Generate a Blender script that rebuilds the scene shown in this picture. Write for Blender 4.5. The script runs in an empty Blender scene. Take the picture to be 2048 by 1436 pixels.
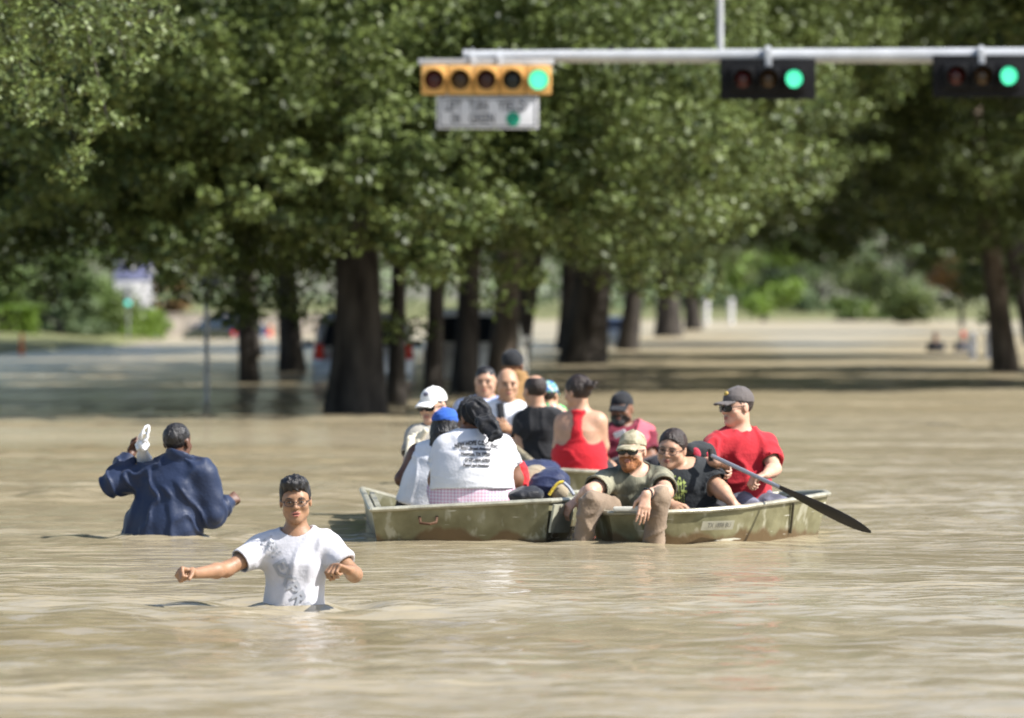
import bpy, bmesh, math, random
import numpy as np
from mathutils import Vector, Matrix
from mathutils.bvhtree import BVHTree

scene = bpy.context.scene
COL = scene.collection
random.seed(7)
RNG = np.random.default_rng(11)

# ------------------------------------------------------------------ camera
CAM_H = 1.44
FPX = 11378.0                       # focal length in photo pixels (2048 wide) = 200 mm on 36 mm
PITCH = math.atan(113.0 / FPX)      # horizon sits 113 px above the middle
cam_data = bpy.data.cameras.new('camera')
cam = bpy.data.objects.new('camera', cam_data)
COL.objects.link(cam)
cam.location = (0, 0, CAM_H)
cam.rotation_euler = (math.radians(90) - PITCH, 0, 0)
cam_data.sensor_width = 36.0
cam_data.lens = FPX * 36.0 / 2048.0
cam_data.clip_start = 0.5
cam_data.clip_end = 4000
cam_data.dof.use_dof = True
cam_data.dof.focus_distance = 30.0
cam_data.dof.aperture_fstop = 3.2
scene.camera = cam

# ------------------------------------------------------------------ sky, sun, exposure
SUN_AZ, SUN_EL = math.radians(73), math.radians(45)     # azimuth to the right of "straight behind the camera"
SUN = Vector((math.cos(SUN_EL) * math.sin(SUN_AZ), -math.cos(SUN_EL) * math.cos(SUN_AZ), math.sin(SUN_EL)))
world = bpy.data.worlds.new('World')
scene.world = world
world.use_nodes = True
wn = world.node_tree.nodes
sky = wn.new('ShaderNodeTexSky')
sky.sky_type = 'NISHITA'
sky.sun_disc = False
sky.sun_elevation = SUN_EL
sky.sun_rotation = math.pi - SUN_AZ
sky.air_density = 1.0
sky.dust_density = 1.4
world.node_tree.links.new(sky.outputs[0], wn['Background'].inputs[0])
wn['Background'].inputs[1].default_value = 0.11
sl = bpy.data.lights.new('sun', 'SUN')
sl.energy = 5.0
sl.angle = math.radians(0.53)
sl.color = (1.0, 0.975, 0.935)
sun = bpy.data.objects.new('sun', sl)
COL.objects.link(sun)
sun.rotation_euler = SUN.to_track_quat('Z', 'Y').to_euler()
sun.location = SUN * 60
scene.view_settings.view_transform = 'Standard'
scene.view_settings.look = 'None'
scene.view_settings.exposure = 0.78
scene.view_settings.gamma = 1.0
scene.view_settings.use_curve_mapping = False
scene.cycles.use_denoising = True
scene.cycles.max_bounces = 6
scene.cycles.diffuse_bounces = 1
scene.cycles.glossy_bounces = 3
scene.cycles.transmission_bounces = 4
scene.cycles.sample_clamp_indirect = 6.0

# ------------------------------------------------------------------ helpers
def W(px, py, d):
    """photo pixel (2048 x 1436) at distance d -> world point"""
    xc = (px - 1024.0) / FPX
    yc = (718.0 - py) / FPX
    c, s = math.cos(PITCH), math.sin(PITCH)
    dy = c + yc * s
    dz = -s + yc * c
    k = d / dy
    return np.array([xc * k, d, CAM_H + dz * k])

def dwater(py):
    """distance of the water surface seen on pixel row py"""
    yc = (718.0 - py) / FPX
    c, s = math.cos(PITCH), math.sin(PITCH)
    return -CAM_H * (c + yc * s) / (-s + yc * c)

def nrm(v):
    v = np.asarray(v, float)
    return v / (np.linalg.norm(v) + 1e-12)

_perm = np.random.default_rng(3).permutation(512)
_perm = np.concatenate([_perm, _perm, _perm])
_grad = np.random.default_rng(4).normal(size=(512, 3))
_grad /= np.linalg.norm(_grad, axis=1)[:, None]

def pnoise(P):
    P = np.asarray(P, float)
    I = np.floor(P).astype(np.int64)
    Fr = P - I
    I &= 511
    u = Fr * Fr * Fr * (Fr * (Fr * 6 - 15) + 10)
    out = np.zeros(len(P))
    for dx in (0, 1):
        wx = u[:, 0] if dx else 1 - u[:, 0]
        for dy in (0, 1):
            wy = u[:, 1] if dy else 1 - u[:, 1]
            for dz in (0, 1):
                wz = u[:, 2] if dz else 1 - u[:, 2]
                h = _perm[_perm[_perm[(I[:, 0] + dx) & 511] + ((I[:, 1] + dy) & 511)] + ((I[:, 2] + dz) & 511)]
                g = _grad[h & 511]
                out += wx * wy * wz * (g[:, 0] * (Fr[:, 0] - dx) + g[:, 1] * (Fr[:, 1] - dy) + g[:, 2] * (Fr[:, 2] - dz))
    return out * 1.6

def fast_mesh(name, V, F, smooth=True):
    """F: (n,4) or (n,3) int array"""
    V = np.ascontiguousarray(V, dtype=np.float32)
    F = np.ascontiguousarray(F, dtype=np.int32)
    me = bpy.data.meshes.new(name)
    n, k = F.shape
    me.vertices.add(len(V))
    me.vertices.foreach_set('co', V.ravel())
    me.loops.add(n * k)
    me.loops.foreach_set('vertex_index', F.ravel())
    me.polygons.add(n)
    me.polygons.foreach_set('loop_start', np.arange(0, n * k, k, dtype=np.int32))
    me.polygons.foreach_set('use_smooth', np.full(n, smooth, dtype=bool))
    me.update(calc_edges=True)
    me.validate()
    return me

def link(name, me, mat=None, parent=None):
    o = bpy.data.objects.new(name, me)
    COL.objects.link(o)
    if mat is not None:
        for m in (mat if isinstance(mat, (list, tuple)) else [mat]):
            me.materials.append(m)
    if parent is not None:
        o.parent = parent
    return o

def tag(o, label=None, cat=None, group=None, kind=None):
    if label: o['label'] = label
    if cat: o['category'] = cat
    if group: o['group'] = group
    if kind: o['kind'] = kind
    return o

def thing(name, label, cat, loc, group=None):
    o = bpy.data.objects.new(name, None)
    COL.objects.link(o)
    o.empty_display_size = 0.2
    o.location = [float(c) for c in loc]
    return tag(o, label, cat, group)

def root_loc(p):
    """world location of the top-level ancestor (roots are never rotated, children sit at the root's origin)"""
    while p is not None and p.parent is not None:
        p = p.parent
    return np.array(p.location) if p is not None else np.zeros(3)

class MB:
    """collects simple solids, links them as ONE mesh"""
    def __init__(self):
        self.v, self.f, self.n = [], [], 0
    def add(self, V, F):
        V = np.asarray(V, float)
        self.v.append(V)
        self.f += [tuple(int(i) + self.n for i in f) for f in F]
        self.n += len(V)
        return self
    def box(self, c, s, ax=None, bev=0.0):
        c = np.asarray(c, float); s = np.asarray(s, float) / 2
        A = np.eye(3) if ax is None else np.asarray(ax, float)
        if bev <= 0:
            P = np.array([[x, y, z] for x in (-1, 1) for y in (-1, 1) for z in (-1, 1)], float) * s
            F = [(0, 1, 3, 2), (4, 6, 7, 5), (0, 4, 5, 1), (2, 3, 7, 6), (0, 2, 6, 4), (1, 5, 7, 3)]
        else:
            b = min(bev, 0.49 * 2 * min(s))
            bm = bmesh.new()
            bmesh.ops.create_cube(bm, size=2.0)
            for v in bm.verts: v.co = Vector((v.co.x * s[0], v.co.y * s[1], v.co.z * s[2]))
            bmesh.ops.bevel(bm, geom=bm.edges[:], offset=b, segments=2, affect='EDGES', profile=0.6)
            bm.verts.ensure_lookup_table()
            P = np.array([v.co[:] for v in bm.verts])
            F = [[v.index for v in f.verts] for f in bm.faces]
            bm.free()
        return self.add(P @ A + c, F)
    def tube(self, path, rad, seg=10, caps=True, flat=None):
        """path (n,3); rad scalar or list; flat=(side vector, ratio) squashes the section along the side vector"""
        P = np.asarray(path, float); n = len(P)
        R = np.full(n, rad, float) if np.isscalar(rad) else np.asarray(rad, float)
        T = np.gradient(P, axis=0); T /= np.linalg.norm(T, axis=1)[:, None] + 1e-12
        ref = np.array([0, 0, 1.0]) if abs(T[0][2]) < 0.9 else np.array([1.0, 0, 0])
        if flat is not None: ref = np.asarray(flat[0], float)
        V = []
        for i in range(n):
            u = ref - T[i] * (ref @ T[i]); u = nrm(u); w = np.cross(T[i], u)
            if flat is None: ref = u
            fu = flat[1] if flat is not None else 1.0
            for k in range(seg):
                a = 2 * math.pi * k / seg
                V.append(P[i] + R[i] * (math.cos(a) * u * fu + math.sin(a) * w))
        F = []
        for i in range(n - 1):
            for k in range(seg):
                k2 = (k + 1) % seg
                F.append((i * seg + k, i * seg + k2, (i + 1) * seg + k2, (i + 1) * seg + k))
        if caps:
            F.append(tuple(range(seg - 1, -1, -1)))
            F.append(tuple((n - 1) * seg + k for k in range(seg)))
        return self.add(V, F)
    def ell(self, c, r, ax=None, nu=14, nv=9):
        A = np.eye(3) if ax is None else np.asarray(ax, float)
        c = np.asarray(c, float)
        V = [np.array([0, 0, 1.0])]
        for j in range(1, nv):
            t = math.pi * j / nv
            for i in range(nu):
                a = 2 * math.pi * i / nu
                V.append(np.array([math.sin(t) * math.cos(a), math.sin(t) * math.sin(a), math.cos(t)]))
        V.append(np.array([0, 0, -1.0]))
        F = []
        for i in range(nu): F.append((0, 1 + i, 1 + (i + 1) % nu))
        for j in range(nv - 2):
            for i in range(nu):
                a, b = 1 + j * nu + i, 1 + j * nu + (i + 1) % nu
                F.append((a, a + nu, b + nu, b))
        L = len(V) - 1; s0 = 1 + (nv - 2) * nu
        for i in range(nu): F.append((L, s0 + (i + 1) % nu, s0 + i))
        V = np.array(V) * np.asarray(r, float)
        return self.add(V @ A + c, F)
    def prism(self, pts, ext):
        """polygon (n,3) extruded by vector ext"""
        P = np.asarray(pts, float); n = len(P)
        V = np.vstack([P, P + np.asarray(ext, float)])
        F = [tuple(range(n - 1, -1, -1)), tuple(range(n, 2 * n))]
        F += [(i, (i + 1) % n, n + (i + 1) % n, n + i) for i in range(n)]
        return self.add(V, F)
    def obj(self, name, mat=None, parent=None, smooth=True, auto=35):
        V = np.vstack(self.v) - (root_loc(parent) if parent is not None else 0)
        me = bpy.data.meshes.new(name)
        me.from_pydata(V.tolist(), [], self.f)
        bm = bmesh.new(); bm.from_mesh(me)
        bmesh.ops.recalc_face_normals(bm, faces=bm.faces)
        if smooth:
            lim = math.radians(auto)
            for e in bm.edges:
                e.smooth = not (len(e.link_faces) == 2 and e.calc_face_angle(0) > lim)
            for f in bm.faces: f.smooth = True
        bm.to_mesh(me); bm.free()
        return link(name, me, mat, parent)

# ------------------------------------------------------------------ materials
def new_mat(name):
    m = bpy.data.materials.new(name); m.use_nodes = True
    nt = m.node_tree
    return m, nt, nt.nodes['Principled BSDF']

def mat(name, col, rough=0.6, metal=0.0, spec=0.5, var=0.12, vscale=6.0, bump=0.0, bscale=40.0, sheen=0.0, emit=None, col2=None,
        stretch=(1, 1, 1), coat=0.0):
    m, nt, b = new_mat(name)
    N, L = nt.nodes, nt.links
    tc = N.new('ShaderNodeTexCoord')
    mp = N.new('ShaderNodeMapping'); mp.inputs['Scale'].default_value = stretch
    L.new(tc.outputs['Object'], mp.inputs['Vector'])
    if var > 0 or col2 is not None:
        nz = N.new('ShaderNodeTexNoise'); nz.inputs['Scale'].default_value = vscale; nz.inputs['Detail'].default_value = 5
        L.new(mp.outputs[0], nz.inputs['Vector'])
        rp = N.new('ShaderNodeValToRGB')
        c2 = col2 if col2 is not None else [min(1, c * (1 + var)) for c in col]
        c1 = col if col2 is not None else [c * (1 - var) for c in col]
        rp.color_ramp.elements[0].position = 0.35; rp.color_ramp.elements[1].position = 0.65
        rp.color_ramp.elements[0].color = (*c1, 1); rp.color_ramp.elements[1].color = (*c2, 1)
        L.new(nz.outputs['Fac'], rp.inputs['Fac']); L.new(rp.outputs[0], b.inputs['Base Color'])
    else:
        b.inputs['Base Color'].default_value = (*col, 1)
    b.inputs['Roughness'].default_value = rough
    b.inputs['Metallic'].default_value = metal
    b.inputs['Specular IOR Level'].default_value = spec
    b.inputs['Coat Weight'].default_value = coat
    if sheen: b.inputs['Sheen Weight'].default_value = sheen
    if bump:
        n2 = N.new('ShaderNodeTexNoise'); n2.inputs['Scale'].default_value = bscale; n2.inputs['Detail'].default_value = 6
        L.new(mp.outputs[0], n2.inputs['Vector'])
        bp = N.new('ShaderNodeBump'); bp.inputs['Strength'].default_value = bump; bp.inputs['Distance'].default_value = 0.02
        L.new(n2.outputs['Fac'], bp.inputs['Height']); L.new(bp.outputs[0], b.inputs['Normal'])
    if emit:
        b.inputs['Emission Color'].default_value = (*emit[0], 1); b.inputs['Emission Strength'].default_value = emit[1]
    return m

def skin_mat(name, col, lip=0.0):
    m = mat(name, col, rough=0.48, spec=0.45, var=0.10, vscale=22, bump=0.12, bscale=160)
    b = m.node_tree.nodes['Principled BSDF']
    b.inputs['Subsurface Weight'].default_value = 0.11
    b.inputs['Subsurface Radius'].default_value = (0.012, 0.005, 0.003)
    b.inputs['Subsurface Scale'].default_value = 0.4
    return m

def cloth_mat(name, col, rough=0.85, var=0.08, bump=0.25, col2=None, vscale=9):
    return mat(name, col, rough=rough, spec=0.25, var=var, vscale=vscale, bump=bump, bscale=60, sheen=0.12, col2=col2)
# ------------------------------------------------------------------ implicit surfaces: one continuous skin per body
class Prim:
    def __init__(s, fn, lo, hi):
        s.fn, s.lo, s.hi = fn, np.asarray(lo, float), np.asarray(hi, float)
    def __call__(s, X, Y, Z): return s.fn(X, Y, Z)

def _pair(r): return (float(r), float(r)) if np.isscalar(r) else (float(r[0]), float(r[1]))

def cone(a, b, ra, rb, u=None):
    """tapered capsule with an elliptical section; ra, rb = radius or (along u, across)"""
    a = np.asarray(a, float); b = np.asarray(b, float)
    ra, rb = _pair(ra), _pair(rb)
    L = max(np.linalg.norm(b - a), 1e-4); w = (b - a) / L
    if u is None: u = np.array([1.0, 0, 0]) if abs(w[0]) < 0.8 else np.array([0, 1.0, 0])
    u = np.asarray(u, float); u = u - w * (u @ w)
    if np.linalg.norm(u) < 1e-3:
        u = np.array([0, 0, 1.0]) if abs(w[2]) < 0.8 else np.array([0, 1.0, 0]); u = u - w * (u @ w)
    u = nrm(u); v = np.cross(w, u)
    m = max(max(ra), max(rb))
    lo = np.minimum(a, b) - m; hi = np.maximum(a, b) + m
    def fn(X, Y, Z):
        x, y, z = X - a[0], Y - a[1], Z - a[2]
        lz = x * w[0] + y * w[1] + z * w[2]
        lu = x * u[0] + y * u[1] + z * u[2]
        lv = x * v[0] + y * v[1] + z * v[2]
        t = np.clip(lz / L, 0, 1)
        ru = ra[0] + (rb[0] - ra[0]) * t; rv = ra[1] + (rb[1] - ra[1]) * t
        rm = np.minimum(ru, rv); dz = lz - t * L
        q = np.sqrt((lu / ru) ** 2 + (lv / rv) ** 2 + (dz / rm) ** 2)
        return (q - 1) * rm
    return Prim(fn, lo, hi)

def ellp(c, r, A=None):
    c = np.asarray(c, float); r = np.asarray(r, float); A = np.eye(3) if A is None else np.asarray(A, float)
    m = r.max(); rm = r.min()
    def fn(X, Y, Z):
        x, y, z = X - c[0], Y - c[1], Z - c[2]
        q = 0
        for i in range(3):
            q = q + ((x * A[i][0] + y * A[i][1] + z * A[i][2]) / r[i]) ** 2
        q = np.sqrt(q)
        return (q - 1) * rm if rm > 0.4 * m else (q - 1) * (rm * 0.6 + m * 0.4 * np.minimum(1, q * 0.5))
    return Prim(fn, c - m, c + m)

def halfspace(p, n, lo, hi):
    """inside where (x - p).n < 0"""
    p = np.asarray(p, float); n = nrm(n)
    return Prim(lambda X, Y, Z: (X - p[0]) * n[0] + (Y - p[1]) * n[1] + (Z - p[2]) * n[2], lo, hi)

def clip(pr, p, n):
    """prim limited to the side (x - p).n < 0"""
    h = halfspace(p, n, pr.lo, pr.hi)
    return Prim(lambda X, Y, Z: np.maximum(pr(X, Y, Z), h(X, Y, Z)), pr.lo, pr.hi)

class Field:
    def __init__(s, lo, hi, h):
        s.lo = np.asarray(lo, float); s.h = h
        s.n = np.ceil((np.asarray(hi, float) - s.lo) / h).astype(int) + 1
        s.d = np.full(s.n, 0.5, dtype=np.float32)
    def _sub(s, pr, pad):
        i0 = np.clip(np.floor((pr.lo - pad - s.lo) / s.h).astype(int), 0, s.n - 1)
        i1 = np.clip(np.ceil((pr.hi + pad - s.lo) / s.h).astype(int) + 1, 1, s.n)
        if (i1 <= i0).any(): return None, None
        sl = tuple(slice(a, b) for a, b in zip(i0, i1))
        g = [(s.lo[k] + s.h * np.arange(i0[k], i1[k])).astype(np.float32) for k in range(3)]
        return sl, (g[0][:, None, None], g[1][None, :, None], g[2][None, None, :])
    def add(s, pr, k=0.02):
        sl, g = s._sub(pr, k + 3 * s.h)
        if sl is None: return s
        v = pr(*g); d = s.d[sl]
        if k > 0:
            hh = np.clip(k - np.abs(d - v), 0, None) / k
            s.d[sl] = np.minimum(d, v) - hh * hh * k * 0.25
        else: s.d[sl] = np.minimum(d, v)
        return s
    def sub(s, pr, k=0.01):
        sl, g = s._sub(pr, k + 3 * s.h)
        if sl is None: return s
        v = -pr(*g); d = s.d[sl]
        hh = np.clip(k - np.abs(d - v), 0, None) / max(k, 1e-6)
        s.d[sl] = np.maximum(d, v) + hh * hh * k * 0.25
        return s
    def cut(s, p, n):
        """keep the side (x - p).n < 0 everywhere"""
        hi = s.lo + s.h * s.n
        h = halfspace(p, n, s.lo, hi)
        g = [(s.lo[k] + s.h * np.arange(s.n[k])).astype(np.float32) for k in range(3)]
        s.d = np.maximum(s.d, h(g[0][:, None, None], g[1][None, :, None], g[2][None, None, :]).astype(np.float32))
        return s
    def mesh(s):
        d = s.d.copy()
        for ax in range(3):                       # close the box
            ix = [slice(None)] * 3
            ix[ax] = 0; d[tuple(ix)] = np.maximum(d[tuple(ix)], 1e-3)
            ix[ax] = -1; d[tuple(ix)] = np.maximum(d[tuple(ix)], 1e-3)
        ins = d < 0
        cnt = np.zeros([k - 1 for k in d.shape], np.int8)
        for i in (0, 1):
            for j in (0, 1):
                for k in (0, 1):
                    cnt += ins[i:i + cnt.shape[0], j:j + cnt.shape[1], k:k + cnt.shape[2]]
        act = (cnt > 0) & (cnt < 8)
        I, J, K = np.nonzero(act)
        idx = np.full(act.shape, -1, np.int32); idx[act] = np.arange(len(I))
        corners = [(i, j, k) for i in (0, 1) for j in (0, 1) for k in (0, 1)]
        cv = np.stack([d[I + c[0], J + c[1], K + c[2]] for c in corners], 1)
        acc = np.zeros((len(I), 3)); num = np.zeros(len(I))
        for a in range(8):
            for b in range(a + 1, 8):
                if sum(abs(corners[a][q] - corners[b][q]) for q in range(3)) != 1: continue
                m = (cv[:, a] < 0) != (cv[:, b] < 0)
                t = cv[m, a] / (cv[m, a] - cv[m, b])
                pa = np.array(corners[a], float); pb = np.array(corners[b], float)
                acc[m] += pa + t[:, None] * (pb - pa); num[m] += 1
        V = s.lo + s.h * (np.stack([I, J, K], 1) + acc / num[:, None])
        Q = []
        for ax in range(3):
            o = [(0, 1, 2), (1, 2, 0), (2, 0, 1)][ax]
            n = [slice(1, -1)] * 3; n[ax] = slice(0, -1)
            p = [slice(1, -1)] * 3; p[ax] = slice(1, None)
            A = ins[tuple(n)]; B = ins[tuple(p)]
            for sign in (0, 1):
                m = (A & ~B) if sign == 0 else (~A & B)
                q = np.array(np.nonzero(m)).T
                off = np.array([1, 1, 1]); off[ax] = 0
                q = q + off
                e1 = np.zeros(3, int); e2 = np.zeros(3, int); e1[o[1]] = 1; e2[o[2]] = 1
                f = [idx[tuple((q - e1 - e2).T)], idx[tuple((q - e2).T)], idx[tuple(q.T)], idx[tuple((q - e1).T)]]
                F = np.stack(f, 1)
                Q.append(F if sign == 0 else F[:, ::-1])
        return V, np.vstack(Q)

def vnormals(V, Q):
    n = np.cross(V[Q[:, 2]] - V[Q[:, 0]], V[Q[:, 3]] - V[Q[:, 1]])
    N = np.zeros_like(V)
    for k in range(4): np.add.at(N, Q[:, k], n)
    return N / (np.linalg.norm(N, axis=1)[:, None] + 1e-12)

def wrinkle(V, Q, amp, freq, seed, ridged=0.6, A=None):
    """displacement along the normals that reads as cloth folds; A rotates the noise frame"""
    N = vnormals(V, Q)
    P = V - V.mean(0)
    if A is not None: P = P @ np.asarray(A, float).T
    f = np.asarray(freq, float)
    warp = 0.35 * np.stack([pnoise(P * 6 + seed), pnoise(P * 6 + seed + 9.3), pnoise(P * 6 + seed + 4.1)], 1)
    a = pnoise(P * f + warp + seed * 1.7)
    b = pnoise(P * f * 2.1 + warp * 1.5 + seed * 2.9)
    w = (1 - ridged) * a + ridged * (1.5 * np.exp(-(a / 0.17) ** 2) - 0.5) + 0.22 * b
    return N * (w * amp)[:, None]
# ------------------------------------------------------------------ water
def water_material():
    m, nt, b = new_mat('muddy_water')
    N, L = nt.nodes, nt.links
    tc = N.new('ShaderNodeTexCoord')
    mp = N.new('ShaderNodeMapping'); mp.inputs['Scale'].default_value = (0.10, 0.35, 1)
    L.new(tc.outputs['Object'], mp.inputs['Vector'])
    nz = N.new('ShaderNodeTexNoise'); nz.inputs['Scale'].default_value = 1.0; nz.inputs['Detail'].default_value = 6
    L.new(mp.outputs[0], nz.inputs['Vector'])
    rp = N.new('ShaderNodeValToRGB')
    rp.color_ramp.elements[0].position = 0.3; rp.color_ramp.elements[1].position = 0.7
    rp.color_ramp.elements[0].color = (0.21, 0.165, 0.090, 1); rp.color_ramp.elements[1].color = (0.34, 0.295, 0.205, 1)
    L.new(nz.outputs['Fac'], rp.inputs['Fac']); L.new(rp.outputs[0], b.inputs['Base Color'])
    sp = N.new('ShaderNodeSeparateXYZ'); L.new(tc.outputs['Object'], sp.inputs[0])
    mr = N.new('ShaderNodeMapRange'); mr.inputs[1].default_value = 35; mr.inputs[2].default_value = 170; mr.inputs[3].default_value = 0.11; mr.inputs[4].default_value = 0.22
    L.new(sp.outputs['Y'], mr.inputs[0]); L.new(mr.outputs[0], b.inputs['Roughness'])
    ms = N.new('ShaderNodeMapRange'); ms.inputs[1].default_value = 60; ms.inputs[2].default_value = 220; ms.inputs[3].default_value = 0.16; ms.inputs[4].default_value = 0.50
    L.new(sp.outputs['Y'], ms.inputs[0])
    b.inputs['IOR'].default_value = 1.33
    # suspended silt as diffuse colour, its share raised with distance to paint far water brighter
    silt_bright = N.new('ShaderNodeBsdfDiffuse'); mxs = N.new('ShaderNodeMixShader'); mxs.inputs[0].default_value = 0.15
    silt_bright.inputs['Color'].default_value = (0.44, 0.365, 0.235, 1)
    L.new(ms.outputs[0], mxs.inputs[0]); L.new(b.outputs[0], mxs.inputs[1]); L.new(silt_bright.outputs[0], mxs.inputs[2]); L.new(mxs.outputs[0], nt.nodes['Material Output'].inputs['Surface'])
    # fine ripples: two noises stretched along x
    h = None
    for sc, st, w in ((1.0, (1.5, 2.8, 1), 1.0), (1.0, (4.0, 6.0, 1), 0.30), (1.0, (0.45, 0.75, 1), 2.3)):
        m2 = N.new('ShaderNodeMapping'); m2.inputs['Scale'].default_value = st; m2.inputs['Rotation'].default_value = (0, 0, 0.12 * w)
        L.new(tc.outputs['Object'], m2.inputs['Vector'])
        n2 = N.new('ShaderNodeTexNoise'); n2.inputs['Scale'].default_value = sc; n2.inputs['Detail'].default_value = 3
        L.new(m2.outputs[0], n2.inputs['Vector'])
        mu = N.new('ShaderNodeMath'); mu.operation = 'MULTIPLY'; mu.inputs[1].default_value = w
        L.new(n2.outputs['Fac'], mu.inputs[0])
        if h is None: h = mu
        else:
            ad = N.new('ShaderNodeMath'); ad.operation = 'ADD'
            L.new(h.outputs[0], ad.inputs[0]); L.new(mu.outputs[0], ad.inputs[1]); h = ad
    bp = N.new('ShaderNodeBump'); bp.inputs['Strength'].default_value = 1.0; bp.inputs['Distance'].default_value = 0.085
    mp3 = N.new('ShaderNodeMapping'); mp3.inputs['Scale'].default_value = (0.11, 0.22, 1); L.new(tc.outputs['Object'], mp3.inputs['Vector'])
    n3 = N.new('ShaderNodeTexNoise'); n3.inputs['Scale'].default_value = 1.0; n3.inputs['Detail'].default_value = 3; L.new(mp3.outputs[0], n3.inputs['Vector'])
    m3 = N.new('ShaderNodeMapRange'); m3.inputs[1].default_value = 0.36; m3.inputs[2].default_value = 0.62; m3.inputs[3].default_value = 0.35; m3.inputs[4].default_value = 1.25
    L.new(n3.outputs['Fac'], m3.inputs[0])
    mh = N.new('ShaderNodeMath'); mh.operation = 'MULTIPLY'; L.new(h.outputs[0], mh.inputs[0]); L.new(m3.outputs[0], mh.inputs[1]); h = mh
    L.new(h.outputs[0], bp.inputs['Height']); L.new(bp.outputs[0], b.inputs['Normal'])
    return m

# places where something breaks the surface: x, y, radius of the body, ripple height
def wave_height(x, y, breaks):
    P = lambda a, b, s: np.stack([x * a, y * b, np.full_like(x, s)], 1)
    h = 0.018 * pnoise(P(0.25, 0.42, 0.3)) + 0.014 * pnoise(P(0.8, 1.2, 5.1)) + 0.013 * (0.5 - np.abs(pnoise(P(1.7, 2.5, 9.7)))) \
        + 0.009 * pnoise(P(3.4, 4.6, 2.2))
    patch = 0.35 + 0.75 * np.clip(pnoise(P(0.10, 0.13, 7.7)) + 0.45, 0, 1.3)
    h *= patch * 1.7
    for bx, by, br, amp in breaks:
        r = np.hypot(x - bx, y - by)
        h += amp * np.exp(-np.maximum(r - br, 0) / 0.45) * np.cos((r - br) * 16.0) * (r > br * 0.5)
    return h

def build_water(breaks):
    nd, nc = 640, 280
    d = 12.0 * (170.0 / 12.0) ** (np.arange(nd) / (nd - 1))
    u = np.linspace(-0.165, 0.165, nc)
    Y, U = np.meshgrid(d, u, indexing='ij')
    X = U * Y
    x, y = X.ravel(), Y.ravel()
    z = wave_height(x, y, breaks)
    edge = np.clip((0.165 - np.abs(U)) / 0.02, 0, 1) * np.clip((Y - 12) / 1.0, 0, 1) * np.clip((170 - Y) / 30, 0, 1)
    z = z * edge.ravel()
    V = np.stack([x, y, z], 1)
    i = np.arange((nd - 1) * nc).reshape(nd - 1, nc)[:, :-1].ravel()
    F = np.stack([i, i + 1, i + nc + 1, i + nc], 1)
    # the rest of the flood: flat to the horizon on all sides
    n0 = len(V)
    a, b = 0.165 * 12, 0.165 * 170
    E = np.array([[-a, 12, 0], [a, 12, 0], [b, 170, 0], [-b, 170, 0], [-1500, -300, 0], [1500, -300, 0], [1500, 12, 0], [1500, 170, 0],
                  [1500, 1500, 0], [-1500, 1500, 0], [-1500, 170, 0], [-1500, 12, 0]], float)
    F2 = np.array([[4, 5, 6, 11], [11, 0, 3, 10], [1, 6, 7, 2], [10, 7, 8, 9]]) + n0
    me = fast_mesh('water', np.vstack([V, E]), np.vstack([F, F2]))
    return tag(link('water', me, water_material()), kind='structure')

# ------------------------------------------------------------------ leaves, trees
def leaf_material(name, dark, light, trans=0.10, rough=0.5):
    m, nt, b = new_mat(name)
    N, L = nt.nodes, nt.links
    at = N.new('ShaderNodeAttribute'); at.attribute_name = 'leaf_tone'
    rp = N.new('ShaderNodeValToRGB')
    rp.color_ramp.elements[0].color = (*dark, 1); rp.color_ramp.elements[1].color = (*light, 1)
    L.new(at.outputs['Fac'], rp.inputs['Fac'])
    L.new(rp.outputs[0], b.inputs['Base Color'])
    b.inputs['Roughness'].default_value = rough
    b.inputs['Specular IOR Level'].default_value = 0.4
    tr = N.new('ShaderNodeBsdfTranslucent')
    mx = N.new('ShaderNodeMixShader'); mx.inputs[0].default_value = trans
    L.new(rp.outputs[0], tr.inputs['Color'])
    L.new(b.outputs[0], mx.inputs[1]); L.new(tr.outputs[0], mx.inputs[2])
    L.new(mx.outputs[0], nt.nodes['Material Output'].inputs['Surface'])
    return m

LEAF = leaf_material('oak_leaf', (0.022, 0.038, 0.008), (0.180, 0.228, 0.058))
LEAF_FRESH = leaf_material('fresh_leaf', (0.06, 0.10, 0.02), (0.17, 0.24, 0.05))
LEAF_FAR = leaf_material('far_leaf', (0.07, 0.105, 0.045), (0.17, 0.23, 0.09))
LEAF_HEDGE = leaf_material('hedge_leaf', (0.10, 0.17, 0.02), (0.22, 0.33, 0.045))
LEAF_RUST = leaf_material('rust_leaf', (0.13, 0.08, 0.03), (0.26, 0.16, 0.06))

def leaves_mesh(name, C, size, ratio=0.5, up=0.5, rng=RNG, tone=None, outward=None):
    n = len(C)
    Nn = rng.normal(size=(n, 3)); Nn[:, 2] = np.abs(Nn[:, 2]) + up
    if outward is not None: Nn += outward * 0.7
    Nn /= np.linalg.norm(Nn, axis=1)[:, None]
    A = rng.normal(size=(n, 3)); A -= Nn * (A * Nn).sum(1)[:, None]; A /= np.linalg.norm(A, axis=1)[:, None]
    B = np.cross(Nn, A)
    s = (size * rng.uniform(0.45, 1.45, n))[:, None]
    V = np.empty((n, 4, 3))
    V[:, 0] = C - A * s * 0.5
    V[:, 1] = C + B * s * ratio * 0.5 + A * s * 0.05
    V[:, 2] = C + A * s * 0.5
    V[:, 3] = C - B * s * ratio * 0.5 + A * s * 0.05
    me = fast_mesh(name, V.reshape(-1, 3), np.arange(n * 4).reshape(n, 4), smooth=False)
    if tone is None: tone = rng.uniform(0, 1, n)
    at = me.attributes.new('leaf_tone', 'FLOAT', 'POINT')
    at.data.foreach_set('value', np.repeat(tone, 4).astype(np.float32))
    return me

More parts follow.
